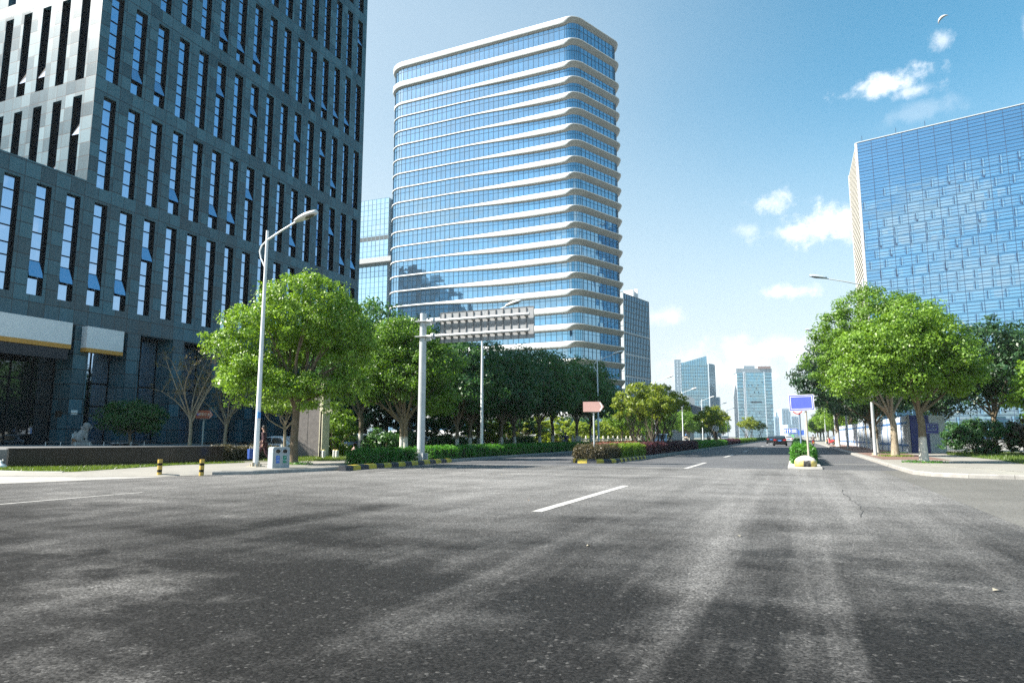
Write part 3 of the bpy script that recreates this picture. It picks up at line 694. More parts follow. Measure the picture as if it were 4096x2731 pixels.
for lev, z in enumerate(zs):
    zb = zs[lev+1] if lev+1 < len(zs) else z-4.2
    g = MB(); w_ = MB()
    for i in range(NP):
        x, y, nx, ny, s = PR[i]; x2, y2, nx2, ny2, s2 = PR[(i+1) % NP]; s2 = s2 if s2 > s else LEN
        g.mat(0); g.quad((x-ox, y-oy, zb), (x2-ox, y2-oy, zb), (x2-ox, y2-oy, z), (x-ox, y-oy, z), [(s, zb), (s2, zb), (s2, z), (s, z)])
        if ny < .5:
            g.mat(1); a = math.atan2(ny, nx); g.box((x-ox+nx*.03, y-oy+ny*.03, (z+zb)/2), (.10, .065, z-zb), a)
            T = band_profile(x, y, nx, ny, lev, len(zs))[0]
            for hz in ((zb+.5*(z-T-zb)+.62) if lev > 1 else (z-2.9), zb+.16):
                L = s2-s; g.box(((x+x2)/2-ox+nx*.03, (y+y2)/2-oy+ny*.03, hz), (.09, L, .05 if hz > zb+.3 else .12), a)
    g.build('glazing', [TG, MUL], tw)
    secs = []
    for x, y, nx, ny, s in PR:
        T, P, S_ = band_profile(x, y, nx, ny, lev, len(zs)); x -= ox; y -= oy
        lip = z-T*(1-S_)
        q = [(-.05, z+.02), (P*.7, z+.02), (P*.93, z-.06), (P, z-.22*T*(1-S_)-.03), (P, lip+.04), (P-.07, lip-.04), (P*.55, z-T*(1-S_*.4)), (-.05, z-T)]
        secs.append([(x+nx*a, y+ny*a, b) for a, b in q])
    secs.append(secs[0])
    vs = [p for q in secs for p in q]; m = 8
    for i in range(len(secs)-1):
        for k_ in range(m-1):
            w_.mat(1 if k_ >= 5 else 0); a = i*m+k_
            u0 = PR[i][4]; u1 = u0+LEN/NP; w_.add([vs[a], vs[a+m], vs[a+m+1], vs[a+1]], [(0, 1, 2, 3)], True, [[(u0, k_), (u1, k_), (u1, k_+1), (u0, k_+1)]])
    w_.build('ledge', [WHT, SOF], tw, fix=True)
mb = MB(); mb.poly([(x-ox, y-oy, 107.5) for x, y in out]); mb.build('roof', M('roof membrane', (.3, .3, .3), .9), tw)
# the block across the road behind the viewer, seen only as a dark mirror image in the tower's lower left glass
mbk = thing('office_building', 'dark stepped office block mirrored in the lower left glass of the banded tower', 'building', (-255, -70, 0))
mb = MB(); mb.add([(-27, 0, 0), (25, 0, 0), (25, 0, 88), (12, 0, 104), (-8, 0, 117), (-27, 0, 118), (-27, -25, 0), (25, -25, 0), (25, -25, 88), (12, -25, 104), (-8, -25, 117), (-27, -25, 118)], [(5, 4, 3, 2, 1, 0), (6, 7, 8, 9, 10, 11)]+[(i, (i+1) % 6, (i+1) % 6+6, i+6) for i in range(6)]); mb.build('wall', M('dark mirrored block', (.03, .05, .06), .5), mbk)
mb = MB()
for i in range(22): mb.bx(-26, 24, .01, .2, 3+3.8*i, 4.0+3.8*i)
mb.build('window_strip', M('pale strip', (.12, .16, .18), .5), mbk)
# ------------------------------------------------------------------ other blocks: a glazed face between two points
def face(mb, a, b, z0, z1, o, cu, cv, off=0., bars=(0.16, .12), vert=True, horiz=True, gk=0, bk=1, skip=None):
    a = Vector(a)-o; b = Vector(b)-o; d = (b-a); L = d.length; d.normalize(); n = Vector((d.y, -d.x))
    mb.mat(gk); mb.quad((a.x, a.y, z0), (b.x, b.y, z0), (b.x, b.y, z1), (a.x, a.y, z1), [(0, z0), (L, z0), (L, z1), (0, z1)])
    an = math.atan2(n.y, n.x); mb.mat(bk)
    if vert:
        k = max(1, round(L/cu))
        for i in range(k+1):
            p = a+d*(L*i/k); mb.box((p.x+n.x*.05, p.y+n.y*.05, (z0+z1)/2), (bars[1]*1.4, bars[0], z1-z0), an)
    if horiz:
        k = max(1, round((z1-z0)/cv)); c = (a+b)/2
        for i in range(k+1):
            mb.box((c.x+n.x*.04, c.y+n.y*.04, z0+(z1-z0)*i/k), (bars[1], L, bars[0]), an)
    return n
# right: blue curtain-wall block with staggered slots
RB = Vector((26.6, 270.4)); RE = RB+Vector((.966, -.259))*88; RS = RB+Vector((.3, 34)); RH = 108.5
rb = thing('office_building', 'wide blue curtain wall block with staggered slots behind the right trees', 'building', (RB.x, RB.y, 0))
RG = glass('blue curtain glass', (.32, .55, .74), (.007, .045, .095), .62, 4.89, 1.24, .006, .5)
RG2 = glass('pale panel glass', (.42, .64, .81), (.025, .09, .15), .63, 3.6, 3., .007, .6)
NAV = M('navy facade joint', (.010, .030, .075), .4); CYA = M('pale slot reveal', (.10, .22, .33), .4)
fl = 3.72; nf = 29; d = (RE-RB).normalized(); n = Vector((d.y, -d.x)); an = math.atan2(n.y, n.x); Lf = (RE-RB).length; rr = random.Random(8)
for k_ in range(nf):
    z1 = RH-fl*k_; z0 = z1-fl; g = MB()
    face(g, RB, RE, z0, z1, RB, 4.89, 1.24, bars=(.13, .12))
    if k_ >= 4:
        sh_ = ((k_ % 2)*.5+.13*(k_ % 5)) % 1.
        for i in range(18):
            u = (i+sh_)*4.89+.35
            if (k_ == 4 and i < 5) or (k_ < 8 and i < 4 and (i+k_) % 3) or u > Lf-4.9: continue
            p = d*u; g.mat(1); g.box((p.x+n.x*.06, p.y+n.y*.06, z0+fl*.5), (.08, .22, fl*.76), an)
            p = d*(u+.42); g.mat(2); g.box((p.x+n.x*.05, p.y+n.y*.05, z0+fl*.5), (.06, .30, fl*.74), an)
            p = d*(u+2.65); p2 = d*(u+.95); p3 = d*(u+4.4); q_ = n*.09; g.mat(3)
            g.quad((p2.x+q_.x, p2.y+q_.y, z0+fl*.13), (p3.x+q_.x, p3.y+q_.y, z0+fl*.13), (p3.x+q_.x, p3.y+q_.y, z0+fl*.87), (p2.x+q_.x, p2.y+q_.y, z0+fl*.87), [(u, z0), (u+3.5, z0), (u+3.5, z0+2.7), (u, z0+2.7)])
            g.mat(1)
            for hz in (.38, .62): g.box((p.x+n.x*.1, p.y+n.y*.1, z0+fl*hz), (.05, 3.5, .10), an)
            if rr.random() < .10: p = d*(u+.4); g.box((p.x+n.x*.13, p.y+n.y*.13, z0+.7), (.12, .4, .7), an)
    g.build('curtain_wall', [RG, NAV, CYA, RG2], rb)
mb = MB(); mb.prism([(0, .6), (RE-RB+Vector((0, .6))).to_tuple(), (RE-RB+Vector((.3, 34))).to_tuple(), (RS-RB).to_tuple()], 0, RH-.3); mb.build('core', M('white side cladding', (.22, .21, .19), .6, var=.1, scale=.4), rb)
mb = MB()
a = RB; b = RS; nn = Vector((-1, 0))
for i in range(60): mb.bx(-.30, -.02, .8, 33.5, 2+i*1.78, 2.9+i*1.78)
mb.build('side_louvre', M('cream side louvre', (.42, .40, .35), .6, var=.08), rb)
mb = MB(); mb.bx(-.55, .25, -.2, .75, 0, RH+.2); mb.bx(-.5, .1, 33.4, 34.2, 0, RH-.1); mb.build('corner_fin', M('white corner fin', (.52, .51, .49), .5), rb)
mb = MB(); mb.box((d.x*Lf/2, d.y*Lf/2, RH+.15), (.7, Lf, .3), an); mb.build('parapet', M('pale parapet', (.35, .38, .41), .5), rb)
for u in (13, 22, 2.): mb = MB(); p = d*u; mb.box((p.x, p.y, RH+1.3), (.16, .16, 2.2), an); mb.build('roof_mast', NAV, rb)
# left: pale gridded block behind the tower
PB = thing('office_building', 'pale gridded glass block between the dark block and the banded tower', 'building', (-118, 203, 0)); o0 = Vector((-118, 203))
PG = glass('pale grid glass', (.72, .90, 1.0), (.16, .30, .40), .55, 1.7, 2.2, .007, .4); PMU = M('blue grid bar', (.16, .28, .35), .4)
g = MB(); face(g, (-176, 203), (-131.4, 203), 0, 87, o0, 1.75, 1.95, bars=(.12, .08)); g.build('curtain_wall', [PG, PMU], PB)
g = MB(); face(g, (-131, 204.6), (-118, 204.6), 0, 87, o0, 1.75, 1.95, bars=(.12, .08))
g.mat(1)
for k_ in range(16): g.bx(-10.6, -8.8, 1.52, 1.7, 6+5.1*k_, 7.5+5.1*k_)
g.build('curtain_wall', [PG, PMU], PB)
mb = MB(); mb.bx(-58, -13.2, .1, 30, 0, 86.8); mb.bx(-13.0, 0, 1.7, 30, 0, 86.8); mb.build('core', M('pale block side', (.42, .48, .52), .6), PB)
mb = MB(); mb.bx(-40, -10.5, -2.6, 1.5, 62.6, 64.4); mb.build('canopy', M('grey canopy slab', (.36, .37, .37), .6), PB)
mb = MB(); mb.bx(-40, -13.2, -.1, .02, 71.5, 73); mb.build('louvre_band', M('dark louvre', (.03, .05, .06), .6), PB)
# right of the tower: slender glass block
B2 = thing('office_building', 'slender green glass block standing right behind the banded tower', 'building', (-52, 227, 0)); o1 = Vector((-52, 227))
G2 = glass('green grid glass', (.34, .58, .78), (.012, .05, .09), .42, 1.3, 2.0, .02, .8); M2 = M('pale floor line', (.30, .36, .38), .5); M3 = M('dark teal bar', (.02, .05, .06), .4)
e1 = Vector((-47.1, 246.4)); g = MB(); face(g, (-52, 227), e1, 0, 50, o1, 1.25, 2.0, bars=(.2, .14))
g.mat(2); nn = Vector((.97, -.24)); an2 = math.atan2(nn.y, nn.x)
for z in (36.5, 29, 21.5, 14, 7.5): g.box(((e1.x-o1.x)/2+nn.x*.1, (e1.y-o1.y)/2+nn.y*.1, z), (.22, (e1-o1).length, .45), an2)
g.build('curtain_wall', [G2, M3, M2], B2)
mb = MB(); mb.prism([(-26, 2), (-.02, 0), (4.85, 19.4), (-20, 26)], 0, 49.9); mb.build('core', M('pale block side', (.42, .48, .52), .6), B2)
g = MB(); face(g, (-60, 227.6), (-52.05, 227.0), 0, 50.5, o1, 2.6, 4.0, bars=(.12, .1)); g.build('white_end_wall', [M('white end cladding', (.46, .50, .52), .5), M2], B2)
mb = MB(); mb.box((-.5, 12.5, 51.6), (3.5, 4, 3)); mb.box((1.5, 14.5, 52), (1.2, 1, 4.2)); mb.build('roof_plant', M('white roof plant', (.72, .74, .75), .5), B2)
# long low block
LB = thing('low_building', 'long low glazed block with grey roof edge beyond the slender tower', 'building', (-36.5, 211, 0)); o2 = Vector((-36.5, 211))
LGm = glass('low block glass', (.62, .80, .95), (.05, .10, .14), .45, 2.4, 3., .01, .6)
g = MB(); face(g, (-60, 211), (-36.5, 211), 0, 13.4, o2, 2.6, 6.7, bars=(.25, .2)); face(g, (-36.5, 211), (-36.5, 278), 3.0, 13.4, o2, 3.2, 5.2, bars=(.3, .25)); face(g, (-36.0, 255), (-36.0, 300), 8.2, 13.4, o2, 3.2, 5.2, bars=(.3, .25)); g.build('curtain_wall', [LGm, M('steel bar', (.12, .16, .20), .4)], LB)
mb = MB(); mb.bx(-23.5, .5, -.4, 67, 13.42, 16.2); mb.build('roof_edge', M('silver roof edge', (.48, .52, .56), .4, .3), LB)
mb = MB(); mb.bx(-23, -.1, .1, 66, 0, 13.4); mb.bx(-20, .4, 44, 89, 6.8, 8.19); mb.build('core', M('grey block core', (.25, .28, .30), .7), LB)
# distant towers
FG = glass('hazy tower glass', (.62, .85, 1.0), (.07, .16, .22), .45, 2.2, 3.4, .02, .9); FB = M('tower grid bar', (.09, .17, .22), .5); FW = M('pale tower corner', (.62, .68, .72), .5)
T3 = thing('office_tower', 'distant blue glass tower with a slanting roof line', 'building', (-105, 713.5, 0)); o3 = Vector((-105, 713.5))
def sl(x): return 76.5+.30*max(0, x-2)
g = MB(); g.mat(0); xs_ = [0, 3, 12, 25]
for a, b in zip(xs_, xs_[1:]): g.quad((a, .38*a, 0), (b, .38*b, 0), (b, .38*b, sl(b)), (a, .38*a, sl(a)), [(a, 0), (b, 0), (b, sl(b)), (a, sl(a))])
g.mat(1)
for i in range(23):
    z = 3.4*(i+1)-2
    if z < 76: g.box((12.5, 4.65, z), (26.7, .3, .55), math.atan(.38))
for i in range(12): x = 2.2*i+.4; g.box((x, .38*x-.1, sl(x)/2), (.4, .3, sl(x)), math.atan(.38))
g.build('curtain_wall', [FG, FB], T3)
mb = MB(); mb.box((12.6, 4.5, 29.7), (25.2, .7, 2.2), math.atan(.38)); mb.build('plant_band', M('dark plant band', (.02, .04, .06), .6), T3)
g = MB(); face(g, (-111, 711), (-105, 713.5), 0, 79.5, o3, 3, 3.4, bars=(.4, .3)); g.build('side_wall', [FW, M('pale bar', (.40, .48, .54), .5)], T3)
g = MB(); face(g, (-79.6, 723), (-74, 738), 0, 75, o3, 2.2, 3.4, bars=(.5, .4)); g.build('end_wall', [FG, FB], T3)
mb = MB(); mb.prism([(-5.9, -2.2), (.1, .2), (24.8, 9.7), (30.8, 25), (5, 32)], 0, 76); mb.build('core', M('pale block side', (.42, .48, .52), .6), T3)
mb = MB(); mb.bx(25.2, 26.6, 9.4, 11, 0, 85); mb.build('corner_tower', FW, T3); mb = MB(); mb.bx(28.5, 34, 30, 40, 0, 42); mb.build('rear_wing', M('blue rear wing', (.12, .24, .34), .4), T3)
T4 = thing('office_tower', 'distant pale glass tower with ladder like side bays and flat top', 'building', (-52, 735, 0)); o4 = Vector((-52, 735))
g = MB(); face(g, (-44.5, 737.5), (-25.2, 745), 0, 66, o4, 2., 3.0, bars=(.35, .3), vert=False); g.build('curtain_wall', [FG, FB], T4)
mb = MB(); mb.box((17.4, 6.0, 36), (11, .8, 1.6), math.atan(.389))
for q in ((11, 53), (14, 53), (20, 53.5), (18, 50), (16, 46), (20, 46), (12.5, 42), (20, 25), (13, 22), (24, 56)): mb.box((q[0], .389*q[0]-.72, q[1]), (.9, .3, 1.3), math.atan(.389))
mb.build('vent_opening', M('dark plant band', (.02, .04, .06), .6), T4)
for nm, x0, x1 in (('a', 0, 5.5), ('b', 26.8, 33)):
    g = MB(); q = .389
    g.mat(0); g.quad((x0, q*x0, 0), (x1, q*x1, 0), (x1, q*x1, 66), (x0, q*x0, 66), [(x0, 0), (x1, 0), (x1, 66), (x0, 66)]); g.mat(1)
    for i in range(19): g.box(((x0+x1)/2, q*(x0+x1)/2-.3, 3+3.4*i), (x1-x0+.4, .6, .8), math.atan(q))
    g.build('side_bay', [FG, M('bay shelf', (.08, .16, .22), .5)], T4)
mb = MB()
for x in (6.4, 7.6, 26): mb.box((x, .389*x-.2, 33.5), (.8, 1.1, 67), math.atan(.389))
mb.build('corner_fin', FW, T4)
mb = MB(); mb.prism([(0, .3), (33, 13.1), (27, 38), (-6, 26)], 0, 66.1); mb.build('core', M('pale block side', (.42, .48, .52), .6), T4)
mb = MB(); mb.prism([(-.4, -.6), (33.4, 12.6), (27.2, 38.4), (-6.4, 26)], 66.1, 70.5); mb.box((11, 9, 72), (11, 6, 2.6), .37); mb.build('roof_crown', M('grey crown', (.30, .36, .40), .6), T4)
mb = MB(); mb.box((26.5, 9.7, 71.4), (13, .6, 2.6), math.atan(.389)); mb.build('roof_sign', M('faded red sign', (.34, .24, .22), .6), T4)
HZ = M('haze-toned far tower', (.30, .40, .48), .7, var=.12, scale=.05)  # distance haze put into the colour as a pale blue
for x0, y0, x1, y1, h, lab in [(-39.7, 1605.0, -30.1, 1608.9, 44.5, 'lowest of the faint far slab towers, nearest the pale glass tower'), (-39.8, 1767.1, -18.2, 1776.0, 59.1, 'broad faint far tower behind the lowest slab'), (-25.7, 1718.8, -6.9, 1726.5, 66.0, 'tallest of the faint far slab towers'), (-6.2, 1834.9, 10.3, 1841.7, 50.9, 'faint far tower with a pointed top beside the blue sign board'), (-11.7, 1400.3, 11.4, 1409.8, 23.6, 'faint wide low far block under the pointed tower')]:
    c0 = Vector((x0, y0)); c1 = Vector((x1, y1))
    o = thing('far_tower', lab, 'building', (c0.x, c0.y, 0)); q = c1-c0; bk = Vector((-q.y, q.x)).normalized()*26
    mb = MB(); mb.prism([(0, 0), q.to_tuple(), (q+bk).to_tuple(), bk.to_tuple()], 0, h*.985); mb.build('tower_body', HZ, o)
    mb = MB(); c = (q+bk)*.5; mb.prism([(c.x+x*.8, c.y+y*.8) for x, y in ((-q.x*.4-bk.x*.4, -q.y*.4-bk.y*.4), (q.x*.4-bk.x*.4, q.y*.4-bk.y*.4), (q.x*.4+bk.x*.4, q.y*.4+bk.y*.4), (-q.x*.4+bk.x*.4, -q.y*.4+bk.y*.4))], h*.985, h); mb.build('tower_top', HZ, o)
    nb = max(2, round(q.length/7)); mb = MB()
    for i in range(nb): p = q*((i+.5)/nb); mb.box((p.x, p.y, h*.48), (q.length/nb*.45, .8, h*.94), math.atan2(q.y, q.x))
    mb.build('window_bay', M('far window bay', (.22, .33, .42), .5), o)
# ================================================================== trees and planting
RX, RY = .925, .38                                        # the direction across the view; crowns are described along it
def BL(*rows): return [(a*RX+dp*-RY, a*RY+dp*RX, z, r, r, rz) for a, z, r, rz, dp in rows]
tree('camphor_tree', 'large bright green camphor tree behind the litter bin and first lamp post', (-20.16, 24.15, .13),
     BL((.2, 6.7, 1.9, 1.6, 0), (-1.6, 5.9, 1.7, 1.4, 0), (-2.7, 5.0, 1.2, 1.1, .2), (1.6, 6.0, 1.5, 1.3, 0), (-1.8, 3.7, 1.4, 1.1, -.3), (1.0, 3.2, 1.4, .9, .3), (2.3, 4.9, 1.0, 1.0, .3), (-3.7, 5.3, .6, .45, 0), (-.4, 3.2, 1.1, .7, -.6), (0, 5.4, 1.6, .9, 1.3), (2.1, 3.6, .8, .7, .5)),
     3.1, .17, 56000, .07, LM_BRIGHT, BK, 11, .50, 16, per=110)
tree('camphor_tree', 'sunlit camphor tree with limewashed trunk behind the gantry sign post', (-20.7, 34.1, .13),
     BL((0, 6.6, 1.8, 1.4, 0), (-1.3, 5.3, 1.6, 1.4, 0), (-1.9, 3.9, 1.0, .8, 0), (1.5, 5.2, 1.7, 1.5, 0), (2.0, 3.3, 1.0, 1.1, 0), (.2, 4.2, 1.5, 1.1, 0)),
     2.2, .15, 40000, .078, LM_BRIGHT, BKW, 12, .55, 10, per=110, trunks=[(-.08, 0), (.08, .04)])
tree('camphor_tree', 'bright forked camphor tree with limewashed foot on the right pavement corner', (5.46, 36.81, .13),
     BL((-.2, 6.1, 1.8, 1.4, 0), (-1.8, 5.0, 1.7, 1.4, -.2), (1.4, 5.0, 1.6, 1.3, 0), (2.1, 4.0, 1.0, .8, 0), (-2.8, 3.8, 1.1, 1.0, 0), (-.8, 3.8, 1.2, .8, -.6), (.7, 3.7, 1.1, .7, .5)),
     2.5, .17, 48000, .076, LM_BRIGHT, BKW, 13, .50, 14, per=110)
tree('camphor_tree', 'tall bright camphor tree leaning over the kerb lane behind the corner tree', (5.58, 47.6, .13),
     BL((-.8, 8.8, 2.1, 1.8, 0), (-2.6, 7.4, 1.8, 1.5, 0), (1.2, 8.2, 1.9, 1.6, 0), (-3.6, 5.8, 1.4, 1.4, 0), (-2.2, 4.8, 1.6, 1.2, 0), (0, 6.4, 2.1, 1.8, 0), (2, 6.4, 1.4, 1.3, 0)),
     2.6, .2, 44000, .086, LM_BRIGHT, BKP, 14, .6, 12, per=110)
# dark camphor prototypes, then copies with their own labels
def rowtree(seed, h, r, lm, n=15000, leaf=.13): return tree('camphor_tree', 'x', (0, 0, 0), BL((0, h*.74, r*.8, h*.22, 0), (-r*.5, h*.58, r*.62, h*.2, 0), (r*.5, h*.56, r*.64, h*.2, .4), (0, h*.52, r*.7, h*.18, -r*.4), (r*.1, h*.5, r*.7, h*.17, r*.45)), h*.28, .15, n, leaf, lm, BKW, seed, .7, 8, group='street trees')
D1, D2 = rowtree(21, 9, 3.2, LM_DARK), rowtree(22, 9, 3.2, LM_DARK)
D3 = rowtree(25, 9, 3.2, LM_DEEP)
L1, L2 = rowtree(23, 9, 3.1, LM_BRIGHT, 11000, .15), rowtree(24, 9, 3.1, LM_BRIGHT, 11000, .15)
used = set()
def plant(p, x, y, s, label, rz=0., sx=None, z=.13):
    if p not in used: used.add(p); p.location = (x, y, z); p.rotation_euler = (0, 0, rz); p.scale = (sx or s, sx or s, s); p['label'] = label; return p
    return dup(p, (x, y, z), rz, label, (sx or s, sx or s, s))
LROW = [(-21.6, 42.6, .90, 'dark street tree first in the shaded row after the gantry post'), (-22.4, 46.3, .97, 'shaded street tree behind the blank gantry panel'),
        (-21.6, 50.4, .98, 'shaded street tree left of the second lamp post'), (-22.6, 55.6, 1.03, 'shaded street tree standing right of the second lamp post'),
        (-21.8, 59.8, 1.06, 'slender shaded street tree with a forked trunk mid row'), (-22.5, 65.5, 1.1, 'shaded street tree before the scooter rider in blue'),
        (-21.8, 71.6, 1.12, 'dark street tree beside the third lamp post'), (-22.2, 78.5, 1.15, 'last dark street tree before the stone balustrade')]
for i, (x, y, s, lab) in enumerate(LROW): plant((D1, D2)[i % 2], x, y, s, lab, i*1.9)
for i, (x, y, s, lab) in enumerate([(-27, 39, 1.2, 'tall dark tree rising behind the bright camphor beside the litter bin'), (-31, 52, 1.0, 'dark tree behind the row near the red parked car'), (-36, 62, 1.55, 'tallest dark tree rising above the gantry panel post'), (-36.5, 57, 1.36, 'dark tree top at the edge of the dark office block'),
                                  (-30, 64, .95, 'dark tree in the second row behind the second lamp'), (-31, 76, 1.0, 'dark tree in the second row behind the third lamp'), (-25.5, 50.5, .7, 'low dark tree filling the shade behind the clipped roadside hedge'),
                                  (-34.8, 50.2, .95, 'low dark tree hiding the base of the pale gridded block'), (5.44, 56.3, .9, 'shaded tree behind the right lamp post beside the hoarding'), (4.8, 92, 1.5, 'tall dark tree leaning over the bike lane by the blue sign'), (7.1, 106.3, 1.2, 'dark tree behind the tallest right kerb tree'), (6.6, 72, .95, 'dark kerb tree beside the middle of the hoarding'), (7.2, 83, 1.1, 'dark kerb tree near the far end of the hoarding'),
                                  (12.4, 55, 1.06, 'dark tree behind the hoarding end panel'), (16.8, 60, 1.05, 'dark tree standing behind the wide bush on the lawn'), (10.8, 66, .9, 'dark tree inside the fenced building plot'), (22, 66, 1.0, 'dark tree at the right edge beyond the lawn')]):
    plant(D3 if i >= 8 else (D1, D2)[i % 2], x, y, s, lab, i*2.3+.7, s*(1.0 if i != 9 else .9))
for i in range(17):
    y = 92+i*9.5; plant((L1, L2)[i % 2], -21.7-(i % 3)*.8, y, .72+.03*(i % 4), 'far left street tree of the sunlit row shrinking down the road', i*1.7)
for i in range(13):
    y = 122+i*13; plant((L2, L1)[i % 2], 7.0+(i % 2)*.6, y, .85+.04*(i % 3), 'far right kerb tree of the sunlit row shrinking down the road', i*1.3)
plant(L1, 11.6, 37.2, .62, 'bright tree reaching in at the right edge of the lawn', 2., .72)
# crepe myrtles on the median
def myrtle(seed): return tree('crepe_myrtle', 'x', (0, 0, .14), BL((0, 3.6, 1.3, .8, 0), (-.9, 3.2, .9, .8, 0), (.9, 3.3, .9, .85, .2), (0, 3.2, 1.0, .8, .8), (.2, 3.1, 1.0, .8, -.8), (0, 4.3, .7, .55, 0)), 1.0, .06, 3000, .11, LM_MYRTLE, bark('myrtle bark', (.09, .075, .06)), seed, .36, 4, group='crepe myrtles on the median', trunks=[(0, 0), (.16, .05), (-.14, .06)], up=-.1)
Y1, Y2 = myrtle(31), myrtle(32)
MY = [(-9.75, 46, 1.0, 'nearest crepe myrtle on the median, leaves yellowish, left of the group'), (-9.4, 49.2, 1.03, 'second crepe myrtle on the median behind the leftmost one'), (-9.8, 51.8, 1.05, 'third crepe myrtle on the median between darker stems'), (-9.5, 54.6, 1.1, 'dark stemmed crepe myrtle at the right end of the median group'),
      (-9.6, 86, 1.0, 'olive crepe myrtle before the round white sign'), (-9.4, 91, 1.05, 'olive crepe myrtle beside the round white sign'), (-9.7, 97, 1.05, 'olive crepe myrtle behind the round white sign'), (-9.5, 156, 1.1, 'far pale crepe myrtle, left of the pair'), (-9.5, 172, 1.2, 'far pale crepe myrtle, right of the pair'), (-9.5, 215, 1.2, 'tiny farthest crepe myrtle on the median')]
for i, (x, y, s, lab) in enumerate(MY):
    plant((Y1, Y2)[i % 2], x, y, s, lab, i*2.1, z=.14)
# bare trees and the round evergreen on the forecourt
def bare(label, loc_, h, seed):
    rn = random.Random(seed); t = thing('bare_tree', label, 'tree', loc_); mb = MB(); tips = []
    top = Vector((rn.uniform(-.1, .1), rn.uniform(-.1, .1), h*.33)); mb.tube([(0, 0, -.1), (0, 0, h*.15), top], [.12, .095, .08], 8)
    for i in range(9):
        a = i*2.4+rn.uniform(-.4, .4); rr_ = h*rn.uniform(.18, .42); e = Vector((math.cos(a)*rr_, math.sin(a)*rr_, h*rn.uniform(.55, 1.0)))
        p = limb(mb, top-Vector((0, 0, rn.uniform(0, h*.12))), e, .05, .014, .25, rn, 6, 5)
        for j in range(9):
            q = p[rn.randint(2, 5)]; e2 = q+Vector((rn.uniform(-1, 1), rn.uniform(-1, 1), rn.uniform(.1, 1.1)))*h*.13
            p2 = limb(mb, q, e2, .014, .005, .06, rn, 4, 3); tips += [e2, p2[2]]
            for m_ in range(3):
                e3 = e2+Vector((rn.uniform(-1, 1), rn.uniform(-1, 1), rn.uniform(-.2, 1)))*h*.06; limb(mb, e2, e3, .006, .003, .03, rn, 3, 2); tips.append(e3)
    mb.build('trunk', BKP, t)
    g = np.random.default_rng(seed); T = np.array([tuple(v) for v in tips]); T = np.repeat(T[g.random(len(T)) < .8], 3, 0)
    T = T+g.normal(0, .08, T.shape); O = g.normal(size=T.shape); O /= np.linalg.norm(O, axis=1)[:, None]
    leaves('crown', T, O, .065, LM_AUTUMN, t, seed)
bare('nearly bare tree with a few autumn leaves left of the red arrow sign', (-33, 30.4, .8), 5.6, 3)
bare('nearly bare slim tree right of the red arrow sign', (-33, 33.1, .8), 4.8, 5)
tree('evergreen_tree', 'round dark evergreen tree beside the stone lion on the forecourt', (-38.8, 31.1, .8), BL((0, 1.9, 1.5, .95, 0), (-1.0, 1.6, 1.1, .85, 0), (1.0, 1.6, 1.1, .85, 0), (0, 1.5, 1.4, .7, .8)), .7, .09, 11000, .08, LM_DARK, BK, 41, .4, 7)
tree('young_tree', 'small yellowing tree behind the lamp post and walking person', (-23.6, 27.6, .13), BL((0, 2.75, 1.3, .35, 0), (.9, 2.8, .7, .3, 0), (-.9, 2.7, .7, .3, 0)), 1.8, .075, 2600, .075, LM_YELLOW, BKP, 42, .3, 8)
# bushes
def bush(label, loc_, r, h, lm, n, leaf, seed, name='bush'):
    t = thing(name, label, 'bush', loc_)
    P, O, C = crown_pts([(0, 0, h*.5, r, r*.75, h*.5), (-r*.5, 0, h*.4, r*.55, r*.5, h*.42), (r*.55, .1, h*.42, r*.55, r*.5, h*.42)], n, .35, seed); k = P[:, 2] > .02
    leaves('foliage', P[k], O[k], leaf, lm, t, seed); mb = MB(); rn = random.Random(seed)
    for c in C[::3]: limb(mb, (rn.uniform(-.2, .2)*r, rn.uniform(-.2, .2), 0), c, .03, .008, .1, rn, 5, 3)
    mb.build('branches', BK, t); return t
bush('wide dark green bush in front of the hoarding end on the right lawn', (11.4, 53.6, .13), 2.3, 2.3, LM_DARK, 9000, .10, 51)
bush('reddish dark bush at the right edge of the lawn', (14.6, 53.0, .13), 2.0, 2.5, leaf_mat('reddish leaves', (.03, .03, .014), (.085, .06, .03), .2), 7000, .10, 52)
bush('dark bush at the far right edge of the lawn', (17.6, 53, .13), 2.0, 2.2, LM_DARK, 6000, .10, 53)
bush('round dark bush behind the first limewashed trunk', (-24.6, 40.4, .13), 1.5, 1.7, LM_DARK, 6000, .09, 54)
bush('dark bush beneath the shaded trees left of the second lamp', (-25, 47.5, .13), 1.6, 1.3, LM_DARK, 5000, .09, 55)
bush('rounded dark bush behind the shaded trunks before the blue rider', (-24.6, 62, .13), 1.3, 1.3, LM_DARK, 4500, .09, 56)
bush('leafy sunlit shrub behind the camera pole and parked cars', (-26.6, 35.5, .13), 1.3, 3.2, LM_BRIGHT, 5000, .09, 57)
bush('shaded shrub behind the fire hydrant', (-23.6, 36.4, .13), 1.2, 1.6, LM_DARK, 4500, .09, 58)
for i, (x, y, r, h, lab) in enumerate([(-31, 92, 3.2, 4.2, 'bright bamboo clump left of the balustrade end'), (-29, 99, 3, 3.6, 'bright bamboo clump behind the balustrade, second from its left end'), (-29, 106, 3, 3.4, 'low bright bamboo clump behind the middle of the balustrade'), (-29, 114, 3.2, 3.8, 'bright bamboo clump behind the right part of the balustrade'), (-29, 123, 3.2, 4.6, 'tall bright bamboo clump behind the crepe myrtles'), (-33, 84, 3, 4.5, 'bright clump seen between the dark trunks beside the rider'), (-34, 75, 2.6, 4, 'bright clump glowing between the shaded trunks mid row')]):
    bush(lab, (x, y, .13), r, h, LM_BAMBOO, 6000, .17, 60+i, 'bamboo_clump')
sh = bush('big dark shrub mass behind the shaded street trees, leftmost of six', (-33, 58, .13), 4.2, 4.6, LM_DARK, 7000, .16, 70)
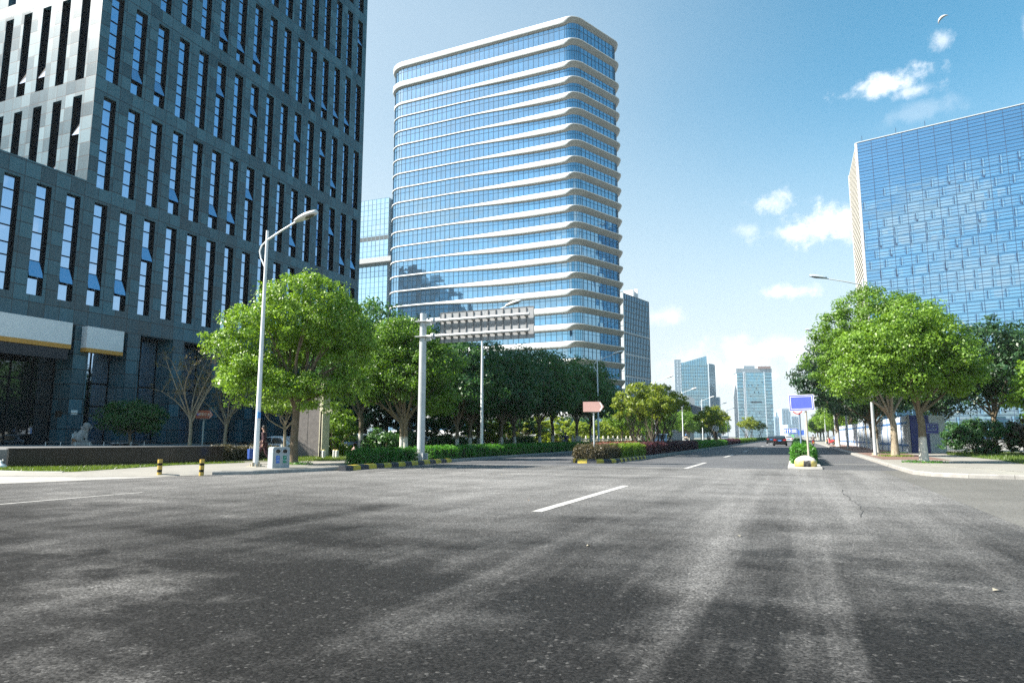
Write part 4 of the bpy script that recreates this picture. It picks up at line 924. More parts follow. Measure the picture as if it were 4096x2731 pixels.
for x, y, lab in [(-36, 70, 'big dark shrub mass behind the shaded street trees, second of six'), (-34, 82, 'big dark shrub mass behind the shaded street trees, third of six'), (-38, 93, 'big shrub mass behind the bamboo, fourth of six'), (-37, 105, 'big shrub mass behind the bamboo, fifth of six'), (-36, 118, 'big shrub mass behind the bamboo, last of six')]: dup(sh, (x, y, .13), y, lab)
for x, y, lab in [(-35.5, 49.5, 'big dark shrub mass beside the dark office block corner')]: dup(sh, (x, y, .13), y, lab)
sh2 = bush('tall shrub screening the low building behind the crepe myrtles', (-30, 136, .13), 4, 4.5, LM_BRIGHT, 6000, .17, 69)
for x, y, lab in [(-29, 147, 'tall shrub screening the low building farther along'), (-30, 160, 'tall shrub screening the far end of the low building')]: dup(sh2, (x, y, .13), y, lab)
# hedges
hedge('short clipped green hedge between the hydrant and the gantry post', [(-17.45, 24.9), (-17.75, 29.7)], 1.05, .15, .58, 900, .05, LM_PRIVET, 71)
hedge('long clipped green hedge running down the road from the gantry post', [(-17.75, 31.1), (-17.75, 95)], 1.25, .15, .62, 420, .06, LM_PRIVET, 72)
hedge('mauve and bronze clipped hedge on the median nose around the arrow sign', [(-9.8, 34.35), (-9.75, 37.4)], 1.75, .15, .66, 1000, .05, LM_BROWN, 73, .06)
hedge('pinkish red flowering top hedge behind the arrow sign post', [(-10.1, 37.0), (-10.1, 46)], 1.0, .15, .74, 700, .05, leaf_mat('pink new leaves', (.10, .045, .045), (.30, .13, .13), .3), 74, .06)
hedge('bright golden green clipped hedge beside the striped median kerb', [(-9.15, 37.0), (-9.1, 43)], .95, .15, .70, 900, .05, LM_YELLOW, 75)
hedge('dark purple clipped hedge along the middle of the median', [(-9.1, 43), (-9.0, 67)], 1.0, .15, .72, 500, .06, LM_PURPLE, 76)
hedge('plain green clipped hedge along the median beyond the purple one', [(-9.5, 67), (-9.5, 98)], 1.9, .15, .64, 260, .08, LM_PRIVET, 77)
hedge('reddish low hedge on the far median', [(-9.5, 98), (-9.5, 122)], 1.9, .15, .7, 160, .10, LM_PURPLE, 78)
hedge('golden far hedge under the pale crepe myrtles', [(-9.5, 122), (-9.5, 175)], 1.9, .15, .7, 120, .12, LM_YELLOW, 79)
hedge('dark farthest hedge on the median', [(-9.5, 175), (-9.5, 330)], 1.9, .15, .7, 60, .16, LM_DARK, 80)
hedge('bright green clipped hedge on the narrow median behind the striped stone', [(.33, 34.6), (.33, 45)], .98, .07, .76, 900, .055, LM_PRIVET, 81)
hedge('darker long hedge on the narrow median beyond the round sign post', [(.33, 47.5), (.33, 150)], .9, .07, .82, 160, .10, LM_DARK, 82)
hedge('brown clipped hedge between the granite wall and the litter bin', [(-26.2, 25.6), (-25.6, 29.2)], .9, .13, .72, 700, .05, LM_BROWN, 83)
hedge('dark clipped hedge in front of the parked cars', [(-27.4, 30.2), (-27.6, 36.5), (-26.5, 48)], .8, .13, .55, 320, .07, LM_DARK, 84)
# grass tufts in tree pits
for i, (x, y, lab, lm) in enumerate([(5.46, 36.7, 'ragged grass ring round the foot of the corner camphor', LM_PRIVET), (5.55, 47.3, 'yellowed grass ring round the second right camphor', LM_YELLOW), (-20.1, 24.0, 'sparse grass at the foot of the camphor by the bin', LM_PRIVET), (6.4, 55.6, 'dark mounded soil and grass beside the hoarding lamp', LM_DARK)]):
    g = np.random.default_rng(i); k = 420; a = g.uniform(0, 6.283, k); r = g.uniform(.3, .95, k); P = np.stack([r*np.cos(a), r*np.sin(a)*.9, g.uniform(0, .09, k)], 1)
    o = leaves('grass_tuft', P, np.tile([0, 0, 1.], (k, 1)), .06, lm, None, i, .3, (x, y, .135)); tag(o, lab, 'grass tuft')
    mb = MB(); mb.lathe((0, 0, -.12), [(.85, 0), (.6, .05), (.3, .12), (.1, .2)], 14); mb.build('root_mound', BK, o)
# ================================================================== street furniture
STEEL = M('galvanised steel', (.50, .52, .53), .42, .35, var=.12, scale=1.5, dirt=.15); WHITEP = M('white pole paint', (.68, .70, .71), .4, .0, var=.06); LAMPG = M('lamp glass', (.10, .095, .08), .2); HEADM = M('grey blue lamp shell', (.40, .46, .52), .35, .2)
def lamp(label, loc_, h, arm, sgn, group, pole_m):
    t = thing('street_lamp', label, 'street lamp', loc_, 0, group); s = sgn
    mb = MB(); mb.tube([(0, 0, .02), (0, 0, h*.45), (0, 0, h)], [.108, .085, .055], 14); mb.build('pole', pole_m, t)
    mb = MB(); mb.box((0, 0, .012), (.52, .52, .024))
    for a in range(4): mb.cyl((.2*math.cos(a*1.571+.785), .2*math.sin(a*1.571+.785), .02), .028, .09, 6); mb.box((.14*math.cos(a*1.571), .14*math.sin(a*1.571), .1), (.12, .02, .16), a*1.571)
    mb.build('base_plate', M('weathered plate', (.40, .36, .27), .7), t)
    mb = MB(); mb.tube([(0, 0, h-.42), (s*arm*.5, 0, h-.08), (s*arm, 0, h+.22)], [.045, .04, .036], 10); mb.build('arm', pole_m, t)
    mb = MB(); mb.tube([(-s*.02, 0, h-1.6), (-s*.28, 0, h-1.15), (-s*.36, 0, h-.85), (-s*.27, 0, h-.62), (0, 0, h-.42)], .032, 8); mb.build('brace', pole_m, t)
    rot = Matrix.Rotation(-s*R(14), 3, 'Y'); c = Vector((s*(arm+.48), 0, h+.36))
    mb = MB(); secs = []
    for k in range(9):
        q = k/8; w = .22*math.sin(math.pi*min(1, .12+.76*q))**.7; hh = .05+.11*math.sin(math.pi*(.1+.75*q)); x = s*(-.55+1.1*q)
        secs.append([rot @ Vector((x, w*math.cos(a*math.pi/6), hh*math.sin(a*math.pi/6)*(1 if a < 6 else .45)))+c for a in range(12)])
    mb.loft(secs); hd = mb.build('lamp_head', HEADM if pole_m != WHITEP else M('pale lamp shell', (.62, .63, .62), .4), t, fix=True)
    mb = MB(); mb.ell(rot @ Vector((s*.16, 0, -.035))+c, (.27, .15, .06), 12, rot); mb.build('lens', LAMPG, hd)
    return t
GL, GR = 'street lamps on the left side', 'street lamps on the right side'
l1 = lamp('nearest tall white street lamp standing at the pavement corner beside the litter bin', (-20.05, 21.79, .13), 9.75, 1.5, 1, GL, WHITEP)
mb = MB(); mb.box((.10, -.06, 2.05), (.09, .12, .24), R(-30)); mb.build('number_plate', M('blue plate', (.05, .22, .55), .5), l1)
lB = lamp('white street lamp rising behind the blank gantry panel', (-18.7, 40.4, .13), 9.4, 1.75, 1, GL, WHITEP)
for x, y, lab in [(-18.7, 69, 'white street lamp in front of the banded tower corner'), (-18.7, 100.5, 'white street lamp rising above the crepe myrtle group'), (-18.7, 127, 'white street lamp in front of the slanting roofed far tower'), (-18.7, 156, 'small street lamp beyond the long low building'), (-18.7, 186, 'small street lamp right of the slanting roofed tower'), (-18.7, 218, 'tiny street lamp between the two far towers'), (-18.7, 250, 'tiny street lamp just left of the haze-toned far tower')]: dup(lB, (x, y, .13), 0, lab)
rA = lamp('tall blue grey street lamp among the right pavement trees', (4.69, 49.6, .13), 11.5, 2.2, -1, GR, STEEL)
for y, lab in [(75, 'grey street lamp whose head shows above the dark right trees'), (96, 'grey lamp pole behind the blue hoarding end'), (126, 'pale lamp pole far down the right kerb')]: dup(rA, (4.75, y, .13), 0, lab)
# cantilever sign seen from behind
t = thing('gantry_sign', 'grey cantilever road sign seen from its blank riveted back', 'road sign', (-17.36, 30.28, .13))
mb = MB(); mb.tube([(0, 0, 0), (0, 0, 7.45)], [.2, .17], 18); mb.build('post', STEEL, t)
mb = MB(); mb.box((0, 0, .02), (.7, .7, .04))
for a in range(8): mb.box((.27*math.cos(a*.785), .27*math.sin(a*.785), .2), (.2, .02, .36), a*.785)
mb.build('base_plate', STEEL, t)
for z in (7.02, 6.24):
    mb = MB(); mb.tube([(.15, -.06, z), (5.85, -.06, z+.02)], .075, 14); mb.build('arm', STEEL, t)
    mb = MB(); mb.tube([(.56, -.06, z), (.60, -.06, z)], .17, 14); mb.tube([(.63, -.06, z), (.67, -.06, z)], .17, 14); mb.box((0, 0, z), (.62, .62, .035)); mb.box((.33, -.06, z-.13), (.4, .025, .2)); mb.build('flange', STEEL, t)
mb = MB(); mb.bx(.95, 3.42, .12, .15, 5.88, 7.42); mb.bx(3.44, 6.0, .12, .15, 5.88, 7.42); PANEL = M('bare aluminium panel', (.29, .295, .30), .5, .15, var=.12, scale=2, dirt=.2)
pn = mb.build('panel', PANEL, t)
mb = MB()
for i in range(12): mb.bx(1.15+i*.405, 1.19+i*.405, .075, .119, 5.9, 7.4)
for z in (6.62, 6.70): mb.bx(.95, 6.0, .10, .118, z, z+.015)
mb.bx(.93, .95, .1, .17, 5.87, 7.43); mb.bx(6.0, 6.02, .1, .17, 5.87, 7.43); mb.bx(.95, 6.0, .1, .17, 7.421, 7.44)
mb.build('rib', M('grey panel rib', (.20, .20, .20), .5, .2), pn)
CLM = M('pale clamp', (.30, .29, .25), .5)
for z in (7.02, 6.24):
    for i in range(12):
        mb = MB(); mb.tube([(1.17+i*.405, -.06, z), (1.19+i*.405, -.06, z)], .082, 12); mb.box((1.18+i*.405, .03, z-.075), (.10, .17, .02)); mb.build('clamp', CLM, t)
# arrow signs
def arrow_sign(label, loc_, rz, w, h, zc, colm, pole_m, edge, txt=None):
    t = thing('arrow_sign', label, 'sign', loc_, rz)
    mb = MB(); mb.tube([(0, .04, 0), (0, .04, zc-h/2)], .045, 12); mb.build('pole', pole_m, t)
    pts = [(-w/2, -h/2), (w/2-h*.36, -h/2), (w/2, 0), (w/2-h*.36, h/2), (-w/2, h/2)]
    mb = MB(); mb.add([(x, -.03, zc+z) for x, z in pts]+[(x, .03, zc+z) for x, z in pts], [(0, 1, 2, 3, 4), (9, 8, 7, 6, 5)]+[(i, i+5, (i+1) % 5+5, (i+1) % 5) for i in range(5)]); b = mb.build('board', colm, t, fix=True)
    mb = MB(); mb.add([(w/2-h*.36-.05, -.034, zc-h*.42), (w/2-h*.36+.02, -.034, zc-h*.42), (w/2-.05, -.034, zc), (w/2-.12, -.034, zc)], [(0, 1, 2, 3)]); mb.add([(w/2-.12, -.034, zc), (w/2-.05, -.034, zc), (w/2-h*.36+.02, -.034, zc+h*.42), (w/2-h*.36-.05, -.034, zc+h*.42)], [(0, 1, 2, 3)]); mb.build('chevron', edge, b)
    mb = MB(); mb.lathe((0, .0, zc-h/2-.09), [(.05, 0), (.12, .04), (.24, .09)], 14); mb.build('bracket', pole_m, t)
    if txt: text('lettering', txt, h*.36, M('cream lettering', (.75, .72, .62), .5, var=0), b, (-.02, -.036, zc), (R(90), 0, 0)); MB().bx(-w/2+.06, -w/2+.2, -.036, -.031, zc-.07, zc+.07).build('emblem', M('violet emblem', (.16, .12, .45), .5), b)
    return t
WEDGE = M('white sign edge', (.72, .70, .68), .5)
arrow_sign('dusty pink brown arrow sign on a grey pole in the median hedge', (-9.62, 34.6, .2), R(8), 1.08, .52, 2.66, M('dusty pink sign', (.50, .30, .26), .5, var=.06), STEEL, WEDGE)
arrow_sign('small red brown arrow sign with pale lettering between bare trees', (-33, 31.35, .8), R(64), 1.0, .50, 1.84, M('red brown sign', (.30, .07, .035), .5), M('grey green post', (.25, .32, .32), .5), M('pale red edge', (.60, .35, .32), .5), '昆阳工业')
# blue sign on the narrow median
t = thing('blue_sign', 'blank blue rectangular sign with white border on the narrow median', 'sign', (.50, 33.2, .07))
mb = MB(); mb.tube([(.02, .05, 0), (0, .05, 3.05)], .045, 12); mb.build('pole', M('tan weathered pole', (.42, .37, .30), .6, .1, var=.2), t)
mb = MB(); mb.bx(-.61, .41, -.02, .02, 2.40, 3.10); b = mb.build('board', M('sign violet blue', (.085, .12, .55), .45, var=.05), t)
mb = MB()
for x0, x1, z0, z1 in ((-.555, .355, 3.01, 3.035), (-.555, .355, 2.465, 2.49), (-.555, -.53, 2.49, 3.01), (.33, .355, 2.49, 3.01)): mb.bx(x0, x1, -.026, -.021, z0, z1)
for x0, x1, z0, z1 in ((-.62, .42, 3.085, 3.11), (-.62, .42, 2.39, 2.415), (-.62, -.595, 2.415, 3.085), (.395, .42, 2.415, 3.085)): mb.bx(x0, x1, -.028, .024, z0, z1)
mb.build('white_border', WEDGE, b)
b.rotation_euler = (0, R(-1.2), 0); [setattr(c, 'rotation_euler', (0, 0, 0)) for c in b.children]
t = thing('round_sign', 'round red rimmed white sign hidden behind the blue board', 'sign', (.33, 46.4, .07))
mb = MB(); mb.tube([(0, .04, 0), (0, .04, 2.9)], .05, 12); mb.build('pole', M('blue grey pole', (.14, .20, .28), .5), t)
mb = MB(); mb.tube([(-.1, -.03, 2.93), (-.1, .0, 2.93)], .30, 24); mb.mat(1); mb.tube([(-.1, -.036, 2.93), (-.1, -.03, 2.93)], .235, 24); mb.build('disc', [M('sign red', (.45, .03, .03), .5), M('sign white', (.7, .7, .7), .5)], t)
t = thing('round_sign', 'pale round sign on a dark pole among the olive crepe myrtles', 'sign', (-9.0, 88, .14))
mb = MB(); mb.tube([(0, .05, 0), (0, .05, 2.1)], .07, 10); mb.build('pole', BLACKM, t); mb = MB(); mb.tube([(0, -.03, 2.2), (0, .02, 2.2)], .42, 20); mb.build('disc', M('sign white', (.7, .7, .7), .5), t)
# striped stone at the nose of the narrow median
t = thing('median_stone', 'rounded stone block painted yellow and black at the narrow median nose', 'stone block', (.36, 31.9, .07))
mb = MB(); secs = []
for q, sc, z in ((0, 1, 0), (.0, 1, .2), (.02, .95, .27), (.08, .75, .36), (.12, .35, .44), (.14, .1, .46)):
    ring = []
    for k in range(18):
        a = 2*math.pi*k/18; ring.append((.44*sc*math.copysign(abs(math.cos(a))**.7, math.cos(a)), q+.45*sc*math.copysign(abs(math.sin(a))**.7, math.sin(a)), z))
    secs.append(ring)
n_ = NT('striped stone paint'); p_ = n_.obj(); sx = n_.n('SeparateXYZ', {0: p_}); nz = n_.noise(p_, 9, 4)
xx = n_.math('ADD', sx.outputs[0], n_.math('MULTIPLY', n_.math('SUBTRACT', nz, .5), .03)); bl = n_.math('MULTIPLY', n_.math('GREATER_THAN', xx, -.09), n_.math('LESS_THAN', xx, .20))
c_ = n_.mix(bl, (.52, .42, .12), (.025, .025, .025)); c_ = n_.mix(n_.ramp(n_.math('ADD', sx.outputs[2], n_.math('MULTIPLY', n_.math('SUBTRACT', nz, .5), .2)), .22, .30), c_, (.50, .46, .40)); c_ = n_.mix(n_.math('MULTIPLY', n_.ramp(nz, .5, .68), .4), c_, (.40, .37, .32))
mb.loft(secs); mb.build('block', n_.end(n_.bsdf(c_, .8)), t, fix=True)
# bollards
def bollard(label, loc_):
    t = thing('bollard', label, 'bollard', loc_, R(20), 'striped bollards')
    for i, (z0, z1) in enumerate(((0, .12), (.12, .20), (.20, .34), (.34, .42), (.42, .54))):
        mb = MB(); mb.tube([(0, 0, z0), (0, 0, z1-.0005)], .078-.001*(i % 2), 16); mb.build('yellow_band' if i % 2 == 0 else 'black_band', M('ochre paint', (.50, .33, .06), .55, dirt=.3, scale=8) if i % 2 == 0 else BLACKM, t)
bollard('yellow and black bollard farther from the lamp post', (-19.9, 17.15, .02)); bollard('yellow and black bollard closer to the lamp post', (-18.6, 17.7, .02))
# litter bin
t = thing('litter_bin', 'grey twin litter bin with blue and green recycling stickers', 'litter bin', (-18.42, 20.9, .13), R(62))
GREYB = M('grey bin enamel', (.30, .34, .36), .5, .1, var=.12, scale=8)
mb = MB(); w, d_, h = .66, .5, .8
prof = [(0, .0), (0, h-.07), (.02, h-.02), (.07, h), (w-.07, h), (w-.02, h-.02), (w, h-.07), (w, 0)]
mb.loft([[(x, y, z) for x, z in prof] for y in (.0, d_)], False); mb.bx(-.006, 0, .02, d_-.02, .56, .575); mb.build('bin_body', GREYB, t, fix=True)
for cx_ in (.2, .47):
    mb = MB(); pr = []
    for k in range(20): a = 2*math.pi*k/20; pr.append((cx_+.1*math.copysign(abs(math.cos(a))**.6, math.cos(a)), .64+.075*math.copysign(abs(math.sin(a))**.6, math.sin(a))))
    mb.add([(x, -.004, z) for x, z in pr], [tuple(range(20))]); o = mb.build('opening', M('dark bin opening', (.03, .028, .02), .8), t)
    mb = MB(); mb.tube([(x, -.01, z) for x, z in pr]+[(pr[0][0], -.01, pr[0][1])], .011, 6); mb.build('rim', M('steel', (.6, .62, .65), .25, 1.), o)
for x, m_, s1, s2, s3 in ((.2, M('sticker blue', (.03, .13, .50), .5, var=.05), '♻', '可回收', 'RECYCLE'), (.47, M('sticker green', (.012, .20, .11), .5, var=.05), '△', '不可回收', 'WASTE')):
    o = MB().bx(x-.07, x+.07, -.006, 0, .19, .47).build('sticker', m_, t); wt = M('sticker lettering', (.55, .70, .80), .5, var=0)
    text('lettering', s2, .042, wt, o, (x, -.008, .29), (R(90), 0, 0))
    mb = MB(); mb.tube([(x+.032*math.cos(a*2.094+.52), -.009, .40+.032*math.sin(a*2.094+.52)) for a in range(4)], .006, 5); mb.build('symbol', wt, o)
o = MB().lathe((0, 0, 0), [(.035, 0), (.045, .1), (.048, .105)], 12).build('paper_cup', M('cup paper', (.6, .55, .45), .7), None, (-18.35, 21.3, .93)); tag(o, 'crushed paper cup left on top of the litter bin', 'cup')
# hydrant
t = thing('fire_hydrant', 'faded pink fire hydrant at the end of the short hedge', 'fire hydrant', (-20.0, 28.35, .13)); HY = M('faded hydrant red', (.42, .25, .21), .65, var=.25, scale=12)
mb = MB(); mb.lathe((0, 0, 0), [(.11, 0), (.11, .04), (.075, .06), (.075, .40), (.1, .42), (.1, .46), (.09, .50), (.13, .51), (.12, .56), (.07, .63), (.035, .65), (.035, .70), (0, .71)], 16); mb.build('hydrant_body', HY, t)
for a in (0, 2.1, 4.2): mb = MB(); mb.tube([(.06*math.cos(a), .06*math.sin(a), .36), (.15*math.cos(a), .15*math.sin(a), .36)], [.05, .055], 12); mb.build('outlet', HY, t)
# low marker posts
for i, (x, y) in enumerate([(-24.71, 31.89), (-24.40, 31.75), (-24.07, 32.25), (-23.80, 32.15)]):
    t = thing('marker_post', ('white marker post with dark lettering, leftmost of four before the grey pillar', 'white marker post with dark lettering, second from the pillar and tallest looking', 'white marker post with dark lettering, third from the pillar', 'white marker post with dark lettering, farthest right of four')[i], 'marker post', (x, y, .13), R(22), 'white marker posts')
    mb = MB(); mb.cyl((0, 0, 0), .085, .43, 14); mb.build('post', M('white post', (.66, .66, .63), .5), t)
    mb = MB(); mb.lathe((0, 0, .43), [(.085, 0), (.075, .03), (0, .045)], 14); mb.build('cap', M('yellow cap', (.55, .42, .10), .5), t)
    mb = MB()
    for k in range(5): mb.bx(-.03+.012*(k % 2), .035-.008*(k % 3), -.09, -.083, .10+.055*k, .135+.055*k)
    mb.build('dark_lettering', BLACKM, t)
# grey pillar with cream edges, camera pole
t = thing('gate_pillar', 'tall dark stone pillar with cream edge strips behind the camphor', 'pillar', (-26.35, 33.0, .13), R(6)); PS = M('ribbed brown stone', (.14, .125, .115), .8, var=.2, scale=4, bump=.4, bscale=60)
mb = MB(); mb.bx(-.78, -.002, -.35, .35, 0, 4.6); mb.bx(.002, .78, -.34, .35, 0, 4.6); mb.build('shaft', PS, t)
for s_ in (-1, 1): mb = MB(); mb.bx(s_*.785, s_*1.0, -.38, .38, 0, 4.62); mb.build('edge_strip', M('cream stone', (.52, .48, .34), .7), t)
t = thing('camera_pole', 'thin dark pole carrying a cream surveillance camera', 'camera', (-24.25, 31.2, .13))
mb = MB(); mb.cyl((0, 0, 0), .05, 2.55, 10, .04); mb.build('pole', BLACKM, t); mb = MB(); mb.tube([(0, 0, 2.5), (.3, .1, 2.5)], .02, 8); mb.build('bracket', M('cream housing', (.62, .56, .38), .5), t)
mb = MB(); mb.box((.42, .12, 2.62), (.42, .17, .17), R(20), Matrix.Rotation(R(12), 3, 'Y')); mb.build('camera_housing', M('cream housing', (.62, .56, .38), .5), t)
# granite wall, railing, lion
t = thing('granite_wall', 'low polished dark granite wall in front of the forecourt', 'wall', (-27.92, 17.2, .13))
n_ = NT('polished dark granite'); p_ = n_.obj(); f_ = n_.noise(p_, 35, 3, .7); f2 = n_.noise(n_.n('Mapping', {'Vector': p_, 'Scale': (.8, .8, .3)}).outputs[0], 1.2, 4)
c_ = n_.mix(n_.ramp(f_, .3, .7), (.008, .0075, .007), (.032, .028, .023)); c_ = n_.mix(n_.math('MULTIPLY', n_.ramp(f2, .45, .7), .5), c_, (.035, .028, .019)); PGW = n_.end(n_.bsdf(c_, .16, 0, .3, n_.bump(f2, .06, .05)))
a = Vector((0, 0)); b = Vector((3.35, 7.4)); d = (b-a).normalized(); L = (b-a).length; q = Vector((-d.y, d.x))
k = 7
for i in range(k):
    p0 = a+d*(L*i/k+.004); p1 = a+d*(L*(i+1)/k-.004); mb = MB(); mb.prism([p0.to_tuple(), p1.to_tuple(), (p1+q*.45).to_tuple(), (p0+q*.45).to_tuple()], -.1, .70); mb.build('wall_slab', PGW, t)
mb = MB(); mb.prism([(a-q*.03-d*.03).to_tuple(), (b-q*.03+d*.03).to_tuple(), (b+q*.48+d*.03).to_tuple(), (a+q*.48-d*.03).to_tuple()], .702, .75); mb.build('coping', PGW, t)
t = thing('low_railing', 'low dark railing on the forecourt in front of the lion', 'railing', (-38.2, 25.4, .8), R(62))
for i in range(8): mb = MB(); mb.bx(i*.7-.02, i*.7+.02, -.02, .02, 0, .22); mb.build('post', STEEL, t)
mb = MB(); mb.bx(-.05, 5, -.03, .03, .222, .26); mb.build('rail', M('dark rail', (.05, .05, .055), .4), t)
for i in range(3):
    t = thing('pillar_lamp', ('low stone gate block with a pale cap, nearest the lion', 'low stone gate block with a pale cap, middle of three', 'low stone gate block with a pale cap, nearest the evergreen')[i], 'gate block', (-36.5, 28.3+.62*i, .8), 0, 'gate blocks before the evergreen')
    mb = MB(); mb.bx(-.12, .12, -.16, .16, 0, .12); mb.build('block', BLACKM, t); mb = MB(); mb.bx(-.14, .14, -.18, .18, .121, .15); mb.build('cap', STEEL, t)
t = thing('stone_lion', 'pale carved stone guardian lion sitting on a plinth by the column', 'statue', (-40, 28.8, .8), R(62)); LS = M('pale weathered stone', (.30, .29, .275), .85, var=.35, scale=9, bump=.6, bscale=25)
mb = MB(); rn = random.Random(4)
mb.ell((-.05, 0, .42), (.27, .22, .34), 16, Matrix.Rotation(R(20), 3, 'Y')); mb.ell((-.2, 0, .28), (.25, .25, .22), 14); mb.ell((.12, 0, .62), (.2, .2, .22), 14)
for s_ in (-1, 1):
    mb.ell((-.16, s_*.17, .20), (.2, .1, .18), 12); mb.ell((.02, s_*.19, .06), (.16, .07, .06), 10); mb.ell((.19, s_*.12, .30), (.075, .075, .3), 10); mb.ell((.25, s_*.12, .05), (.12, .085, .06), 10); mb.ell((.22, s_*.1, .97), (.04, .05, .05), 8); mb.ell((.37, s_*.07, .98), (.05, .045, .04), 8); mb.ell((.10, s_*.19, .98), (.05, .04, .07), 8)
mb.ell((.20, 0, .92), (.23, .21, .2), 16); mb.ell((.38, 0, .87), (.12, .13, .075), 12); mb.ell((.37, 0, .775), (.10, .11, .04), 10); mb.ell((.49, 0, .915), (.04, .06, .035), 8); mb.ell((-.38, 0, .45), (.1, .07, .2), 10)
for i in range(70):
    a_ = rn.uniform(0, 6.283); b_ = rn.uniform(-.9, 1.5); x = math.cos(b_)*math.cos(a_); y = math.cos(b_)*math.sin(a_); z = math.sin(b_)
    if x > .45 and z < .75: continue
    mb.ell((.15+.25*x, .24*y, .88+.25*z), (.05, .05, .05), 6)
o = mb.build('lion_body', LS, t); o.location = (0, 0, .2); r_ = o.modifiers.new('Remesh', 'REMESH'); r_.mode = 'VOXEL'; r_.voxel_size = .018; r_.use_smooth_shade = True
mb = MB(); mb.bx(-.5, .5, -.36, .36, 0, .1); mb.bx(-.44, .44, -.3, .3, .1, .2); mb.build('plinth', LS, t)
t = thing('white_bag', 'small white plastic bag heaped on the grass at the wall foot', 'bag', (-28.0, 17.0, .14)); mb = MB(); mb.lathe((0, 0, 0), [(.2, 0), (.21, .06), (.16, .12), (.07, .17), (.03, .24), (.05, .28), (0, .29)], 12); mb.build('bag_body', M('white plastic', (.8, .8, .8), .4), t); mb = MB(); mb.tube([(0, 0, .24), (.07, .02, .32), (.12, 0, .27)], .012, 6); mb.build('handle', M('white plastic', (.8, .8, .8), .4), t)
# construction hoarding on the right
t = thing('hoarding', 'white building site hoarding with blue posts and picture panels', 'hoarding', (7.72, 57.24, .13)); HW = M('white hoarding sheet', (.60, .64, .67), .5, var=.08, scale=1); HB = M('hoarding blue', (.06, .16, .36), .5); HD = M('hoarding navy', (.022, .035, .20), .5)
a = Vector((0, 0)); b = Vector((-1.3, 60)); d = (b-a).normalized(); q = Vector((d.y, -d.x)); L = 60.; N_ = 17; an = math.atan2(d.y, d.x)
for i in range(N_):
    p0 = a+d*(L*i/N_); w_ = L/N_; c = p0+d*(w_/2)
    mb = MB(); mb.box((c.x, c.y, 1.35), (w_-.32, .05, 2.7), an); o = mb.build('panel', HW, t)
    mb = MB(); c2 = p0+d*(w_-.1); mb.box((c2.x, c2.y, 1.37), (.3, .09, 2.74), an); mb.build('post', HB, t)
    cc = c-q*.035; mb = MB(); mb.box((cc.x, cc.y, .55), (w_-.34, .03, .16), an); mb.box((cc.x, cc.y, 2.2), (w_-.34, .03, .16), an); mb.build('blue_rail', HB, o)
    if i % 2 == 0:
        mb = MB(); mb.box((cc.x, cc.y, 1.4), (1.3, .02, 1.3), an); pm = MATS.get('landscape print')
        if not pm:
            n_ = NT('landscape print'); f_ = n_.noise(n_.n('Mapping', {'Vector': n_.pos(), 'Scale': (1, 2, 1.2)}).outputs[0], 2.2, 6, .7); pm = MATS['landscape print'] = n_.end(n_.bsdf(n_.mix(n_.ramp(f_, .5, .66), (.50, .52, .54), (.17, .13, .11)), .5))
        mb.build('picture', pm, o)
mb = MB(); mb.box((-.04, -.02, 1.39), (.14, .14, 2.78)); mb.build('corner_post', M('grey post', (.22, .24, .25), .5), t)
e0 = Vector((.05, -.02)); e1 = Vector((2.6, 2.2)); d = (e1-e0).normalized(); an = math.atan2(d.y, d.x); Le = (e1-e0).length
c = e0+d*(Le*.27); mb = MB(); mb.box((c.x, c.y, 1.36), (Le*.53, .06, 2.72), an); mb.build('navy_end_panel', HD, t)
c = e0+d*(Le*.77); mb = MB(); mb.box((c.x, c.y, 1.37), (Le*.47, .055, 2.74), an); o = mb.build('end_panel', HW, t)
q = Vector((d.y, -d.x)); c = e0+d*(Le*.60)+q*.05; mb = MB(); mb.box((c.x, c.y, 1.78), (1.35, .03, .78), an); pl_ = mb.build('notice_plate', M('plate violet blue', (.05, .05, .38), .5, var=.05), t)
mb = MB()
for z in (-.33, .33): mb.box((c.x+q.x*.02, c.y+q.y*.02, 1.78+z), (1.24, .012, .025), an)
for s_ in (-.62, .62): mb.box((c.x+q.x*.02+d.x*s_, c.y+q.y*.02+d.y*s_, 1.78), (.025, .012, .66), an)
LET = M('pale lettering', (.50, .62, .75), .5, var=0); mb.build('border', LET, pl_)
for z, s_ in ((1.90, '施工重地'), (1.66, '闲人免进')): text('lettering', s_, .23, LET, pl_, (c.x+q.x*.022, c.y+q.y*.022, z), (R(90), 0, an))
# stone balustrade on the far left
t = thing('stone_balustrade', 'pale carved stone balustrade beyond the median hedge', 'balustrade', (-25.2, 81, .13)); BS = M('pale balustrade stone', (.50, .49, .43), .8, var=.15, scale=2)
for i in range(16):
    y = i*2.9; mb = MB(); mb.bx(-.13, .13, y-.13, y+.13, 0, 1.0); mb.lathe((0, y, 1.0), [(.13, 0), (.16, .05), (.09, .1), (.13, .18), (.08, .27), (0, .3)], 10); mb.build('post', BS, t)
    if i < 15:
        mb = MB(); mb.bx(-.08, .08, y+.14, y+2.76, .78, .9); mb.bx(-.08, .08, y+.14, y+2.76, .05, .2)
        for k in range(4): mb.ell((0, y+.42+.68*k, .49), (.06, .14, .28), 8)
        mb.build('railing', BS, t)
